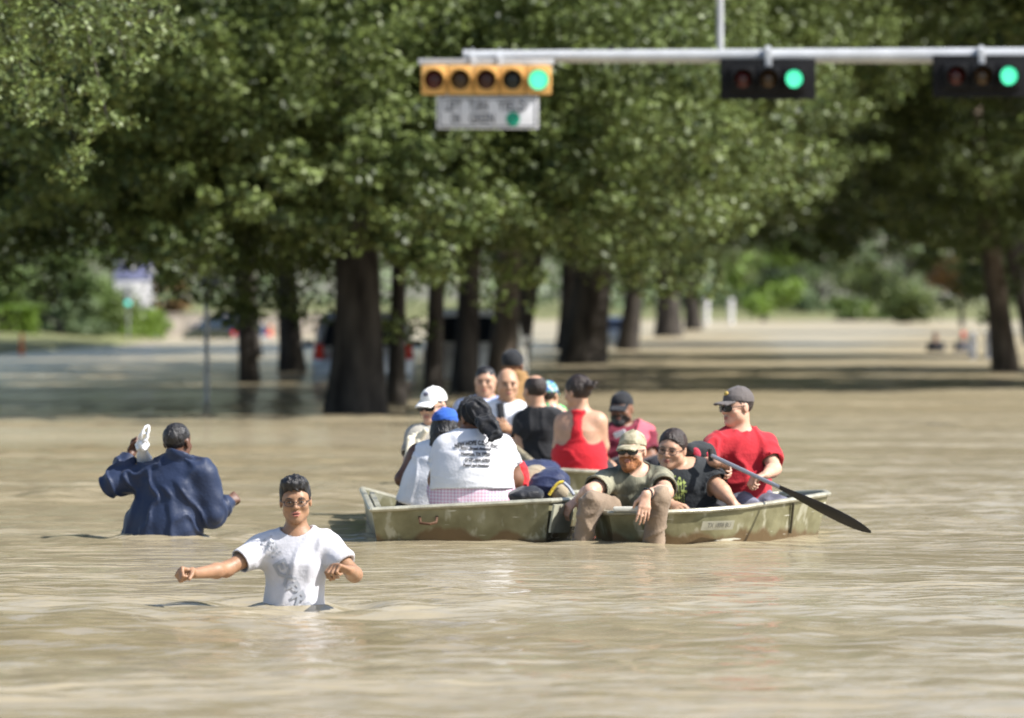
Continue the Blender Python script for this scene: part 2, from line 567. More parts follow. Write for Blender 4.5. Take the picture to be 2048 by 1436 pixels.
def clump_points(centers, radii, per, rng, flat=0.65):
    n = len(centers)
    k = np.repeat(np.arange(n), per)
    off = rng.normal(size=(len(k), 3))
    off /= np.linalg.norm(off, axis=1)[:, None]
    r = rng.uniform(0, 1, len(k)) ** 0.45
    off *= (r * radii[k])[:, None]
    off[:, 2] *= flat
    return centers[k] + off, off, k

def crown_mesh(name, R, H, n, per, size, seed, droop=0.1, rc=(0.26, 0.58), leafmat=LEAF):
    rng = np.random.default_rng(seed)
    nl = max(8, n // 16)                                    # lobes of the crown, each made of many small clumps
    D = rng.normal(size=(nl, 3)); D /= np.linalg.norm(D, axis=1)[:, None]
    flip = rng.uniform(0, 1, nl) < 0.55; D[flip, 2] = -np.abs(D[flip, 2])   # live oaks carry most leaf low on the skirt
    h = np.abs(D[:, 2])
    xy = np.sqrt(np.clip(1 - h ** 3.2, 0, 1)) / (np.hypot(D[:, 0], D[:, 1]) + 1e-6)
    D[:, 0] *= xy; D[:, 1] *= xy
    rad = rng.uniform(0.25, 1, nl) ** 0.33
    rad *= 1 + 0.20 * pnoise(D * 2.1 + seed)
    LC = D * rad[:, None] * np.array([R, R, H])
    low = LC[:, 2] < -0.2 * H
    LC[low, 2] -= rng.uniform(0, 1, low.sum()) ** 2 * droop * H
    LR = rng.uniform(1.1, 2.1, nl) * R / 6.5
    own = rng.integers(0, nl, n)
    O_ = rng.normal(size=(n, 3)); O_ /= np.linalg.norm(O_, axis=1)[:, None]
    C = LC[own] + O_ * (LR[own] * rng.uniform(0.1, 1.0, n) ** 0.4)[:, None] * np.array([1, 1, 0.66])
    rr = rng.uniform(rc[0], rc[1], n) * (R / 6.5 if rc == (0.26, 0.58) else 1)
    P, off, k = clump_points(C, rr, per, rng)
    tone = np.clip(rng.uniform(0, 1, n)[k] * 0.6 + rng.uniform(-0.1, 0.5, len(k)), 0, 1)
    out = off / (np.linalg.norm(off, axis=1)[:, None] + 1e-9)
    me = leaves_mesh(name, P, size, 0.55, 0.5, rng, tone, out)
    me.materials.append(leafmat)
    return me

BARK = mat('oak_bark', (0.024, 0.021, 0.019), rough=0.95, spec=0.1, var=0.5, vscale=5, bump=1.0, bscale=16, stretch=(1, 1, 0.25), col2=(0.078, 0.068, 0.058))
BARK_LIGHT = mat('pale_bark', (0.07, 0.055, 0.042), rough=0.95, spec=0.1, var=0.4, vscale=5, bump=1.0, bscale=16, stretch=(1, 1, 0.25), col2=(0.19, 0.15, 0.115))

def trunk_mb(base, r, top, seg=18, rings=14, seed=0, flare=0.24, limbs=5, limb_len=3.5):
    rng = np.random.default_rng(seed)
    base = np.array([base[0], base[1], -1.1]); top = np.asarray(top, float)
    mb = MB()
    t = np.linspace(0, 1, rings)
    bend = np.array([rng.normal(0, 0.25), rng.normal(0, 0.25), 0]) * r * 1.5
    path = base + (top - base) * t[:, None] + np.sin(t * math.pi)[:, None] * bend
    zz = path[:, 2]
    rad = r * (1.0 - 0.35 * t) + flare * r * np.exp(-np.maximum(zz, 0) / 0.45) * (zz < 3)
    rad = np.where(zz < 0, r * (1 + flare), rad)
    n0 = mb.n
    mb.tube(path, rad, seg)
    V = mb.v[-1]
    Cx = np.repeat(path, seg, 0)
    Dv = V - Cx
    ang = np.arctan2(Dv[:, 1], Dv[:, 0])
    dn = pnoise(np.stack([np.cos(ang) * 2.2, np.sin(ang) * 2.2, V[:, 2] * 0.5 + seed * 3.7], 1))
    mb.v[-1] = Cx + Dv * (1 + 0.16 * dn)[:, None]
    for i in range(limbs):
        a = 2 * math.pi * (i + rng.uniform(0, 0.6)) / limbs
        s = rng.uniform(0.62, 0.98)
        p0 = base + (top - base) * s
        dirv = np.array([math.cos(a), math.sin(a), rng.uniform(0.25, 0.9)])
        L = limb_len * rng.uniform(0.7, 1.2)
        q = [p0 + dirv * L * x + np.array([0, 0, 0.5 * L * x * x * rng.uniform(-0.4, 0.5)]) for x in np.linspace(0, 1, 6)]
        mb.tube(q, r * 0.42 * np.linspace(1, 0.25, 6), 8)
    return mb

CROWNS = {}
def crown(kind):
    if kind not in CROWNS:
        spec = dict(a=(6.5, 4.2, 1250, 120, 0.105, 21), b=(6.5, 4.2, 1250, 120, 0.11, 35), c=(6.5, 4.2, 950, 95, 0.15, 52), d=(6.5, 4.2, 800, 95, 0.18, 68))[kind]
        CROWNS[kind] = crown_mesh('crown_' + kind, *spec)
    return CROWNS[kind]

def tree(label, px, d, r, kind, R, H, zc, off=(0, 0), rot=0.0, top=None, bark=None, group='live oaks standing in the flood', leaf=None, seg=18, rings=14, seed=None, limbs=5, upper=None):
    x = W(px, 700, d)[0]
    t = thing('oak_tree', label, 'tree', (x, d, 0), group)
    c = np.array([x + off[0], d + off[1], zc])
    sd = seed if seed is not None else int(px * 7 + d * 13) % 997
    tp = np.array([x + off[0] * 0.35, d + off[1] * 0.35, max(zc - 0.1 * H, 2.5)]) if top is None else np.array([x + top[0], d + top[1], top[2]])
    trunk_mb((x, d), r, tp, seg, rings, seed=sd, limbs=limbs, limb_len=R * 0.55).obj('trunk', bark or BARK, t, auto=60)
    co = bpy.data.objects.new('crown', crown(kind)); COL.objects.link(co)
    co.parent = t
    co.location = [float(v) for v in (c - np.array([x, d, 0]))]
    co.rotation_euler = (0, 0, rot)
    co.scale = (R / 6.5, R / 6.5, H / 4.2)
    c2 = bpy.data.objects.new('crown', crown({'a': 'b', 'b': 'a', 'c': 'd', 'd': 'c'}[kind])); COL.objects.link(c2)     # inner foliage
    c2.parent = t; c2.location = [float(v) for v in (c - np.array([x, d, 0]) + np.array([0, 0.1 * R, 0.12 * H]))]
    c2.rotation_euler = (0, 0, rot + 2.1); c2.scale = (0.92 * R / 6.5, 0.92 * R / 6.5, 0.88 * H / 4.2)
    if upper:
        for dx, dy, dz, sc_, rz in upper:
            cu = bpy.data.objects.new('upper_shade_crown', crown('d')); COL.objects.link(cu)  # tiers above the view, added for the shade they cast below
            cu.parent = t; cu.location = [float(v) for v in (c - np.array([x, d, 0]) + np.array([dx, dy, dz]))]
            cu.rotation_euler = (0, 0, rz); cu.scale = (sc_ * R / 6.5, sc_ * R / 6.5, 0.85)
    if leaf is not None:
        co.material_slots[0].link = 'OBJECT'; co.material_slots[0].material = leaf
    return t

def bush(name, label, cat, px, d, R, H, zc, leafmat, n=160, per=110, size=0.16, seed=1, group=None, stem=True):
    x = W(px, 700, d)[0]
    t = thing(name, label, cat, (x, d, 0), group)
    me = crown_mesh('crown', R, H, n, per, size, seed, droop=0.15, rc=(0.25 * H, 0.5 * H), leafmat=leafmat)
    co = link('crown', me, None, t); co.location = (0, 0, zc)
    if stem:
        trunk_mb((x, d), 0.04 * R + 0.08, (x, d, zc), 8, 5, seed=seed, limbs=4, limb_len=R * 0.6).obj('trunk', BARK, t)
    return t

def hedge(label, p0, p1, width, h, seed, group='clipped hedges on the left bank'):
    p0 = np.asarray(p0, float); p1 = np.asarray(p1, float)
    c = (p0 + p1) / 2
    t = thing('hedge', label, 'hedge', (c[0], c[1], 0), group)
    rng = np.random.default_rng(seed)
    L = np.linalg.norm(p1 - p0); ax = (p1 - p0) / L; sd = np.array([-ax[1], ax[0]])
    n = int(9000)
    q = rng.uniform(-1, 1, (n, 3))
    face = rng.integers(0, 3, n)
    for k in range(3):
        s = face == k
        q[s, k] = np.sign(q[s, k]) * rng.uniform(0.86, 1.04, s.sum())
    q[:, 2] = np.abs(q[:, 2])
    P = np.zeros((n, 3))
    P[:, :2] = ax * (q[:, :1] * L / 2) + sd * (q[:, 1:2] * width / 2)
    P[:, 2] = q[:, 2] * h
    me = leaves_mesh('foliage', P, 0.17, 0.6, 0.5, rng)
    link('foliage', me, LEAF_HEDGE, t)
    A = np.eye(3); A[0, :2] = ax; A[1, :2] = sd
    MB().box((c[0], c[1], h * 0.45), (L * 0.9, width * 0.86, h * 0.9), A).obj('twigs', BARK, t, smooth=False)
    return t

def build_setting():
    # ground below the flood and the banks that rise out of it
    MUD = mat('drowned_soil', (0.11, 0.085, 0.055), rough=0.9, var=0.3, vscale=0.5, bump=0.4, bscale=3)
    GRASS = mat('bank_grass', (0.10, 0.12, 0.035), rough=0.9, var=0.35, vscale=1.2, bump=0.6, bscale=14, col2=(0.17, 0.16, 0.06))
    g = MB()
    g.add([(-1500, -300, -1.12), (1500, -300, -1.12), (1500, 62, -1.12), (-1500, 62, -1.12), (1500, 92, -0.5), (-1500, 92, -0.5), (1500, 1500, -0.5), (-1500, 1500, -0.5)],
          [(0, 1, 2, 3), (3, 2, 4, 5), (5, 4, 6, 7)])
    tag(g.obj('ground', MUD, None, smooth=False), kind='structure')
    # left bank: shore line given by where it meets the water
    shore = [(-900, 745), (-300, 724), (0, 711), (120, 702), (240, 693), (300, 682), (340, 676)]
    pts = [W(px, py, dwater(py)) for px, py in shore]
    far = [np.array([p[0] * 1.02 - 6, p[1] + 18, 0.5]) for p in pts]
    vf = [np.array([p[0], p[1], -0.25]) for p in pts] + [np.array([p[0] - 0.5, p[1] + 1.6, 0.10]) for p in pts] + far + [np.array([p[0] * 1.1 - 60, p[1] + 180, 1.0]) for p in pts]
    n = len(pts); F = []
    for k in range(3):
        for i in range(n - 1):
            F.append((k * n + i, k * n + i + 1, (k + 1) * n + i + 1, (k + 1) * n + i))
    b = MB().add(vf, F); tag(b.obj('bank', GRASS), kind='structure')
    # far bank closing the street
    xs = np.linspace(-240, 200, 45); rng = np.random.default_rng(5)
    y0 = 470 + rng.normal(0, 5, 45) + np.where(xs < -18, -140 * np.clip((-18 - xs) / 30, 0, 1), 0)
    row = lambda dy, z: [np.array([x, y + dy, z]) for x, y in zip(xs, y0)]
    vf = row(0, -0.3) + row(5, 0.25) + row(60, 0.9) + row(500, 2.0); n = 45; F = []
    for k in range(3):
        for i in range(n - 1):
            F.append((k * n + i, k * n + i + 1, (k + 1) * n + i + 1, (k + 1) * n + i))
    tag(MB().add(vf, F).obj('bank', GRASS), kind='structure')

    # ---- the row of oaks on the drowned median (px is where the trunk meets the water)
    G = 'live oaks standing in the flood'
    t1 = tree('stout dark oak with the thickest trunk, nearest behind the white-capped boat passenger', 697, 74.5, 0.35, 'a', 6.2, 3.7, 5.15, (-0.8, 1.7), 0.4, limbs=0, upper=[(0, 0.5, 4.8, 0.95, 1.0), (0.8, 0.5, 7.6, 0.9, 2.9)], seg=30, rings=26, seed=3)
    me = crown_mesh('crown', 3.3, 1.6, 560, 110, 0.10, 44, droop=0.3)
    o = link('crown', me, None, t1); o.location = (0.1, -2.0, 3.75)
    tree('slender dark oak trunk just right of the thickest trunk', 790, 80.5, 0.125, 'b', 4.5, 3.2, 5.6, (0.6, 0.4), 1.7, seed=5, upper=[(0, 0, 4.4, 1.0, 2.0)])
    tree('slim black oak trunk left of the white truck', 861, 84.5, 0.14, 'b', 4.0, 3.0, 5.8, (0.8, 0.5), 2.9, upper=[(0, 0, 4.0, 1.1, 2.6)])
    tree('straight oak trunk hiding the middle of the white truck', 924, 90, 0.20, 'a', 5.5, 3.6, 6.1, (0.7, 0), 3.6, upper=[(0, 0, 4.4, 1.0, 2.0), (1.0, -1.0, 7.2, 1.15, 0.4)])
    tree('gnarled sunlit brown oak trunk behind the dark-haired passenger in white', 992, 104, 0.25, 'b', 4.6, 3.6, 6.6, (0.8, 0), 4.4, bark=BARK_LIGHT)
    tree('thin straight oak trunk second from the left, behind the grey sign post', 507, 102, 0.17, 'c', 6.0, 4.0, 9.8, (-1.5, 0), 0.9, upper=[(0, 0, 4.4, 1.0, 2.3)])
    tree('dark oak trunk leaning slightly left, between the thin straight one and the thickest trunk', 592, 116, 0.24, 'c', 6.5, 4.3, 9.5, (-1.0, 0), 2.2, top=(-0.5, 0, 6), upper=[(0, 0, 4.6, 1.0, 0.7)])
    tree('broad black oak trunk standing beyond the black-shirted passenger', 1150, 131, 0.50, 'c', 7.0, 5.0, 8.3, (0.5, 0), 0.2, seg=24)
    tree('black oak trunk right of the broad black one, farther up the street', 1246, 172, 0.31, 'd', 6.5, 5.2, 9.4, (0.5, 0), 1.3)
    tree('oak in the far median row with a bushy low skirt', 1338, 240, 0.55, 'c', 4.2, 4.2, 7.4, (-0.6, 0), 2.6)
    tree('small far oak at the end of the median row', 1392, 300, 0.45, 'd', 3.8, 4.6, 8.0, (0, 0), 4.0)
    # ---- right kerb: dark canopy arching over the street
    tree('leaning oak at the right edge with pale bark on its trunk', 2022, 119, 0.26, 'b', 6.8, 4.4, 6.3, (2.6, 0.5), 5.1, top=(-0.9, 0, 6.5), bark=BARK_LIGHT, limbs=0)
    tree('oak whose shaded canopy hangs over the right half of the street', 2210, 150, 0.45, 'c', 9.5, 4.2, 7.6, (-6.0, 0), 0.7)
    tree('farther right-hand oak roofing the street with dark leaves', 2090, 195, 0.45, 'c', 11.0, 5.2, 9.0, (-6.5, 0), 3.3)
    tree('dim right-hand oak deep in shade at the far bend', 2170, 265, 0.5, 'd', 9.0, 6.0, 8.6, (-0.5, 0), 1.9)
    tree('right-hand oak just past the mast pole, added to shade its neighbours', 2560, 98, 0.45, 'c', 8.5, 4.8, 9.4, (-0.5, 0), 2.7)  # trunk beyond the right edge, tree added to shade the right-hand canopy
    # ---- upper middle: big sunlit crowns above the signals
    tree('sunlit oak crown filling the gap above the middle signal', 1003, 115, 0.3, 'b', 7.0, 4.4, 9.3, (4.6, 0), 5.6)
    # ---- left side
    tree('oak at the far left with dark shaded lower leaves', -230, 92, 0.4, 'a', 7.0, 4.4, 9.8, (1.6, 0), 0.5, upper=[(0, 0, 4.6, 0.9, 0.3)])
    tree('oak behind the far left one, its leaves almost black', -250, 132, 0.4, 'c', 8.5, 5.0, 10.4, (4.5, 0), 2.0, upper=[(0, 0, 4.6, 0.9, 1.3)])
    tree('oak in the second row left of the thin straight trunk', 512, 150, 0.2, 'd', 8.5, 5.2, 11.6, (-2.0, 0), 5.2)
    tree('rear oak hidden behind the thickest trunk', 690, 165, 0.4, 'c', 8.5, 5.4, 11.2, (0, 0), 3.1)
    tree('rear oak beyond the white truck', 1130, 178, 0.3, 'd', 7.5, 6.0, 10.0, (0.5, 0), 0.8)

    # ---- near overhanging branch, upper left, almost in focus
    nt_ = thing('oak_tree', 'nearest oak reaching crisp leafy sprays in from the top left corner', 'tree', (-9.6, 52, 0), G)
    rng = np.random.default_rng(77)
    mb = trunk_mb((-9.6, 52), 0.35, (-9.4, 51.5, 5.5), 18, 14, seed=9, limbs=4, limb_len=3.0)
    sprays = []
    def branch(p, q, r0, depth=0):
        q = np.asarray(q, float); p = np.asarray(p, float)
        m = [p + (q - p) * s + np.array([0, 0, 0.25 * math.sin(s * math.pi)]) * np.linalg.norm(q - p) * 0.3 for s in np.linspace(0, 1, 7)]
        mb.tube(m, r0 * np.linspace(1, 0.3, 7), 6)
        return m
    for i in range(46):
        d = rng.uniform(42, 56)
        py = rng.uniform(-260, 60)
        px = rng.uniform(-420, 330) - max(0, py) * 0.6
        q = W(px, py, d)
        s = np.array([-8.6 + rng.uniform(-0.3, 1.2), 50 + (d - 50) * 0.5, rng.uniform(4.6, 6.0)])
        m = branch(s, q, 0.035)
        for j in (3, 4, 5, 6):
            for k in range(3):
                e = m[j] + np.array([rng.normal(0, 0.22), rng.normal(0, 0.4), -abs(rng.normal(0, 0.28)) - 0.05])
                mb.tube([m[j], (m[j] + e) / 2 + np.array([0, 0, 0.05]), e], [0.008, 0.006, 0.003], 4)
                for s_ in np.linspace(0.3, 1.15, 5):
                    sprays.append((m[j] + (e - m[j]) * s_, 0.11 + 0.06 * rng.random()))
    for px, py, d in ((60, 215, 45), (215, 240, 46), (150, 300, 47), (30, 160, 44), (110, 100, 44), (250, 120, 47), (330, 60, 50)):
        q = W(px, py, d)
        m = branch(W(px - 90, py - 330, d + 0.6), q, 0.012)
        for j in range(2, 7):
            for k in range(4):
                e = m[j] + np.array([rng.normal(0, 0.09), rng.normal(0, 0.2), -abs(rng.normal(0, 0.12))])
                sprays += [(m[j] + (e - m[j]) * s_, 0.10) for s_ in (0.4, 0.8, 1.1)]
    mb.obj('trunk', BARK, nt_, auto=60)
    C = np.array([s[0] for s in sprays]); rr = np.array([s[1] for s in sprays])
    P, off, k = clump_points(C, rr, 18, rng, 0.8)
    P = np.vstack([P])
    me = leaves_mesh('crown', P - np.array([-9.6, 52, 0]), 0.062, 0.46, 0.4, rng, np.clip(rng.uniform(0, 1, len(C))[k] * 0.6 + rng.uniform(0, .5, len(k)), 0, 1))
    link('crown', me, LEAF, nt_)
    top = crown_mesh('crown', 5.5, 3.2, 170, 120, 0.18, 91)
    o = link('crown', top, None, nt_); o.location = (-1.0, 0.5, 9.0)

    # ---- undergrowth and banks, left
    bush('bushy_tree', 'broad light green tree on the left bank behind the clipped hedge', 'tree', 110, 214, 3.2, 2.0, 2.2, LEAF_FRESH, 200, 100, 0.17, 11, 'shrubby trees on the left bank')
    bush('bushy_tree', 'light green tree at the left edge above the orange cone', 'tree', -40, 226, 3.0, 2.4, 2.6, LEAF_FRESH, 180, 100, 0.17, 12, 'shrubby trees on the left bank')
    bush('shrub', 'low dark shrub beside the clipped hedge on the left bank', 'shrub', 120, 206, 1.3, 0.9, 0.8, LEAF_FAR, 120, 100, 0.13, 13, 'shrubby trees on the left bank')
    bush('shrub', 'rounded green shrub left of the tall blue and white sign', 'shrub', 180, 218, 1.0, 1.2, 1.2, LEAF_FRESH, 110, 100, 0.13, 14, 'shrubby trees on the left bank')
    bush('shrub', 'rust-leaved small tree right of the tall blue and white sign', 'shrub', 332, 262, 0.9, 1.1, 1.55, LEAF_RUST, 70, 80, 0.15, 15)
    bush('shrub', 'yellow-green bush at the foot of the tall sign', 'shrub', 312, 238, 0.5, 0.6, 0.65, LEAF_HEDGE, 60, 80, 0.12, 16)
    hedge('bright clipped hedge at the left edge behind the orange cone', (-25.0, 197), W(62, 700, 199)[:2], 1.6, 1.28, 3)
    hedge('bright clipped hedge under the tall blue and white sign', W(212, 690, 219)[:2], W(300, 690, 222)[:2], 1.2, 1.15, 4)
    # ---- far end of the street
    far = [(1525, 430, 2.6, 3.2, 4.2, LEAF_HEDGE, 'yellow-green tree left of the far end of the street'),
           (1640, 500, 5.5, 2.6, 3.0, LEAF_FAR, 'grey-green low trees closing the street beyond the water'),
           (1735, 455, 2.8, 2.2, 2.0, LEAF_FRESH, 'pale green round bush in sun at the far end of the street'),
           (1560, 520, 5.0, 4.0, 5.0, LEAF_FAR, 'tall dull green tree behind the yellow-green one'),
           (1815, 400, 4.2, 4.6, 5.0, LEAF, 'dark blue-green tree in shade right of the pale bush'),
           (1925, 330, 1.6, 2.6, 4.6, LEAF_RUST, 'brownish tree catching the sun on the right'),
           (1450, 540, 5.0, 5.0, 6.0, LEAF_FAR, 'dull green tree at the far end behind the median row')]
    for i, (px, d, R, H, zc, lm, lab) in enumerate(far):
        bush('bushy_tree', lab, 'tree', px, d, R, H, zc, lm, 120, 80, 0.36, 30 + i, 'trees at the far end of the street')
    # distant woods: many crowns that read as one mass
    rng = np.random.default_rng(88)
    n = 760
    xx = rng.uniform(-150, 150, n); yy = rng.uniform(500, 640, n); zz = rng.uniform(1.0, 24, n) * rng.uniform(0.5, 1, n)
    P, off, k = clump_points(np.stack([xx, yy, zz], 1), rng.uniform(3, 6, n), 60, rng, 0.8)
    me = leaves_mesh('woods', P, 0.95, 0.6, 0.5, rng, np.clip(rng.uniform(0, 1, n)[k] * 0.7 + rng.uniform(0, .3, len(k)), 0, 1))
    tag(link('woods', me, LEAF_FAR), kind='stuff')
    n = 420
    xx = rng.uniform(-75, -16, n); yy = rng.uniform(300, 380, n); zz = rng.uniform(1.5, 18, n)
    P, off, k = clump_points(np.stack([xx, yy, zz], 1), rng.uniform(1.6, 3.0, n), 70, rng, 0.8)
    me = leaves_mesh('woods', P, 0.5, 0.6, 0.5, rng, np.clip(rng.uniform(0, 1, n)[k] * 0.7 + rng.uniform(0, .3, len(k)), 0, 1))
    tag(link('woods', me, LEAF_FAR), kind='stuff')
# ------------------------------------------------------------------ lettering
def text_mesh(txt, size, align='CENTER', bold=0.0):
    """flat lettering as (V, F) in the xy plane, centred on the origin"""
    cu = bpy.data.curves.new('lettering', 'FONT')
    cu.body = txt; cu.size = size; cu.align_x = align; cu.align_y = 'CENTER'; cu.resolution_u = 2; cu.offset = bold
    ob = bpy.data.objects.new('lettering', cu)
    me = ob.to_mesh()
    V = np.array([v.co[:] for v in me.vertices]); F = [tuple(p.vertices) for p in me.polygons]
    ob.to_mesh_clear(); bpy.data.objects.remove(ob); bpy.data.curves.remove(cu)
    return V, F

def flat_text(txt, size, centre, right, up, matl, parent, name='lettering', width=None, bold=0.0):
    V, F = text_mesh(txt, size, bold=bold)
    if width:
        V[:, 0] *= width / (V[:, 0].max() - V[:, 0].min())
    right = nrm(right); up = nrm(up)
    P = np.asarray(centre) + V[:, :1] * right + V[:, 1:2] * up
    return MB().add(P, F).obj(name, matl, parent, smooth=False)

def cyl_path(a, b, n=2):
    a = np.asarray(a, float); b = np.asarray(b, float)
    return [a + (b - a) * t for t in np.linspace(0, 1, n)]

# ------------------------------------------------------------------ traffic signals
DS = 66.0
def build_signals():
    STEEL = mat('galvanised_steel', (0.44, 0.45, 0.46), rough=0.5, metal=0.1, var=0.12, vscale=3, bump=0.1, bscale=30)
    YEL = mat('signal_yellow', (0.70, 0.40, 0.12), rough=0.45, var=0.12, vscale=5)
    BLK = mat('signal_black', (0.008, 0.008, 0.009), rough=0.7, spec=0.2, var=0.2)
    GREY = mat('sign_back_grey', (0.30, 0.30, 0.31), rough=0.5, metal=0.3, var=0.15)
    WHITE = mat('sign_white', (0.62, 0.62, 0.64), rough=0.45, var=0.05)
    INK = mat('sign_ink', (0.03, 0.03, 0.035), rough=0.6, var=0)
    GRN = mat('sign_green', (0.0, 0.25, 0.15), rough=0.5, var=0)
    LIT = mat('lit_green_lens', (0.05, 0.5, 0.32), rough=0.3, var=0, emit=((0.07, 0.95, 0.55), 0.85))
    nt = LIT.node_tree; ge = nt.nodes.new('ShaderNodeNewGeometry'); sx = nt.nodes.new('ShaderNodeSeparateXYZ'); rp = nt.nodes.new('ShaderNodeValToRGB')
    ng = nt.nodes.new('ShaderNodeMath'); ng.operation = 'MULTIPLY'; ng.inputs[1].default_value = -1
    nt.links.new(ge.outputs['Normal'], sx.inputs[0]); nt.links.new(sx.outputs['Y'], ng.inputs[0]); nt.links.new(ng.outputs[0], rp.inputs[0])
    rp.color_ramp.elements[0].position = 0.35; rp.color_ramp.elements[0].color = (0.0, 0.50, 0.25, 1)
    rp.color_ramp.elements[1].position = 0.98; rp.color_ramp.elements[1].color = (0.10, 0.86, 0.46, 1)
    nt.links.new(rp.outputs[0], nt.nodes['Principled BSDF'].inputs['Emission Color'])       # LED lens: hot core, greener rim
    LRED = mat('dark_red_lens', (0.07, 0.006, 0.004), rough=0.25, var=0)
    LAMB = mat('dark_amber_lens', (0.06, 0.028, 0.004), rough=0.25, var=0)
    LBRN = mat('dark_brown_red_lens', (0.05, 0.010, 0.004), rough=0.25, var=0)
    LBLK = mat('dark_green_lens', (0.004, 0.010, 0.008), rough=0.25, var=0)
    D = DS + 0.38
    # mast arm reaching in from the right-hand kerb
    a0 = W(930, 113, D); a1 = W(2720, 110, D)
    t = thing('signal_mast', 'long grey steel mast arm reaching in from the right above the street', 'traffic mast', (a1[0], D, 0))
    MB().tube([(a1[0], D, -0.6), (a1[0], D, 0.0), (a1[0], D, 6.6)], [0.17, 0.17, 0.13], 16).obj('pole', STEEL, t)
    MB().tube(cyl_path(a1, a0, 8), np.linspace(0.108, 0.070, 8), 16).obj('arm', STEEL, t)
    MB().tube(cyl_path(a0 - [0.02, 0, 0], a0 + [0.05, 0, 0]), 0.080, 16).obj('end_cap', STEEL, t)
    b0 = W(1440, 104, D)
    MB().tube(cyl_path(b0, b0 + [0, 0, 2.2], 3), 0.04, 10).obj('riser_pole', STEEL, t)
    for px in (1222,):
        c = W(px, 98, D)
        MB().box(c, (0.05, 0.06, 0.10), bev=0.01).obj('bracket', BLK, t)

    def head(label, x0, x1, y0, y1, lenses, body, visor, plate, dist=None, mount_px=()):
        dist = DS if dist is None else dist
        c0 = W(x0, y0, dist); c1 = W(x1, y1, dist)
        cx, cz = (c0[0] + c1[0]) / 2, (c0[2] + c1[2]) / 2
        w, h = c1[0] - c0[0], c0[2] - c1[2]
        s = thing('traffic_signal', label, 'traffic light', (cx, dist, cz), 'traffic signals on the mast arm')
        if plate:
            MB().box((cx, dist + 0.06, cz), (w, 0.02, h), bev=0.008).obj('backplate', BLK, s)
            hw, hh = w * 0.80, h * 0.60
        else:
            hw, hh = w, h
        n = len(lenses)
        for i, lm in enumerate(lenses):
            x = cx - hw / 2 + hw * (i + 0.5) / n
            r = min(hw / n * 0.44, hh * 0.42)
            MB().box((x, dist + 0.05, cz), (hw / n - 0.006, 0.20, hh), bev=0.02).obj('housing_section', body, s)
            # visor: open tunnel with a cutaway bottom
            seg = 26; V = []; L = 0.22
            for j in range(seg + 1):
                a = math.radians(-52 + 284 * j / seg)
                cut = 0.45 + 0.55 * max(0, math.sin(a) * 0.5 + 0.5)
                for rr, yy in ((r, 0.0), (r * 0.97, -L * cut), (r * 0.985 - 0.014, -L * cut), (r - 0.014, 0.0)):
                    V.append((x + rr * math.cos(a), dist - 0.051 + yy, cz + rr * math.sin(a)))
            F = []
            for j in range(seg):
                for k in range(4):
                    F.append((j * 4 + k, j * 4 + (k + 1) % 4, (j + 1) * 4 + (k + 1) % 4, (j + 1) * 4 + k))
            F += [(0, 1, 2, 3), (seg * 4 + 3, seg * 4 + 2, seg * 4 + 1, seg * 4)]
            MB().add(V, F).obj('visor', visor, s)
            MB().ell((x, dist - 0.048, cz), (r * 0.86, 0.03, r * 0.86), nu=20, nv=10).obj('lens', lm, s)
        return s, cx, cz, w, h
    s, cx, cz, w, h = head('yellow five-section traffic signal with its right lamp lit green', 842, 1103, 131, 189, [LRED, LAMB, LBRN, LBLK, LIT], YEL, YEL, False)
    p0, p1 = W(836, 124, (DS+0.04)), W(1108, 124, (DS+0.04))
    MB().box((p0 + p1) / 2, (p1[0] - p0[0], 0.06, 0.075), bev=0.01).obj('hanger_bar', STEEL, s)
    for px in (945, 999):
        c = W(px, 118, (DS+0.23))
        MB().tube(cyl_path(c - [0.035, 0, 0], c + [0.035, 0, 0]), 0.10, 14).box(W(px, 102, (DS+0.23)), (0.03, 0.05, 0.07), bev=0.01).box(W(px, 126, (DS+0.08)), (0.06, 0.22, 0.13), bev=0.01).obj('clamp', STEEL, s)
    head('black three-section signal with backplate below the thin riser pole, green lamp lit', 1441, 1632, 117, 199, [LRED, LAMB, LIT], BLK, BLK, True)
    head('black three-section signal at the right edge of the photo, green lamp lit', 1866, 2062, 110, 194, [LRED, LAMB, LIT], BLK, BLK, True)
    for px in (1536, 1962):
        c = W(px, 110, (DS+0.28))
        k = [o for o in COL.objects if o.get('category') == 'traffic light'][1 if px < 1700 else 2]
        MB().tube(cyl_path(c - [0.03, 0, 0], c + [0.03, 0, 0]), 0.108, 14).box(W(px, 98, (DS+0.28)), (0.03, 0.05, 0.06), bev=0.01).box(W(px, 116, (DS+0.14)), (0.08, 0.2, 0.2), bev=0.01).obj('clamp', STEEL, k)
    # the plate under the five-section signal
    c0, c1 = W(873, 193, (DS-0.02)), W(1077, 258, (DS-0.02))
    cx, cz = (c0[0] + c1[0]) / 2, (c0[2] + c1[2]) / 2; w, h = c1[0] - c0[0], c0[2] - c1[2]
    sg = thing('road_sign', 'white LEFT TURN YIELD ON GREEN sign under the yellow signal', 'sign', (cx, (DS-0.02), cz))
    MB().box((cx, (DS-0.02), cz), (w, 0.014, h), bev=0.006).obj('panel', WHITE, sg)
    bw = 0.012
    bo = MB()
    for sx in (-1, 1): bo.box((cx + sx * (w / 2 - 0.035), (DS-0.03), cz), (bw, 0.004, h - 0.06))
    for sz in (-1, 1): bo.box((cx, (DS-0.0305), cz + sz * (h / 2 - 0.03)), (w - 0.08, 0.003, bw))
    bo.obj('border', INK, sg, smooth=False)
    R, U = (1, 0, 0), (0, 0, 1)
    zt, zb = cz + h * 0.19, cz - h * 0.19
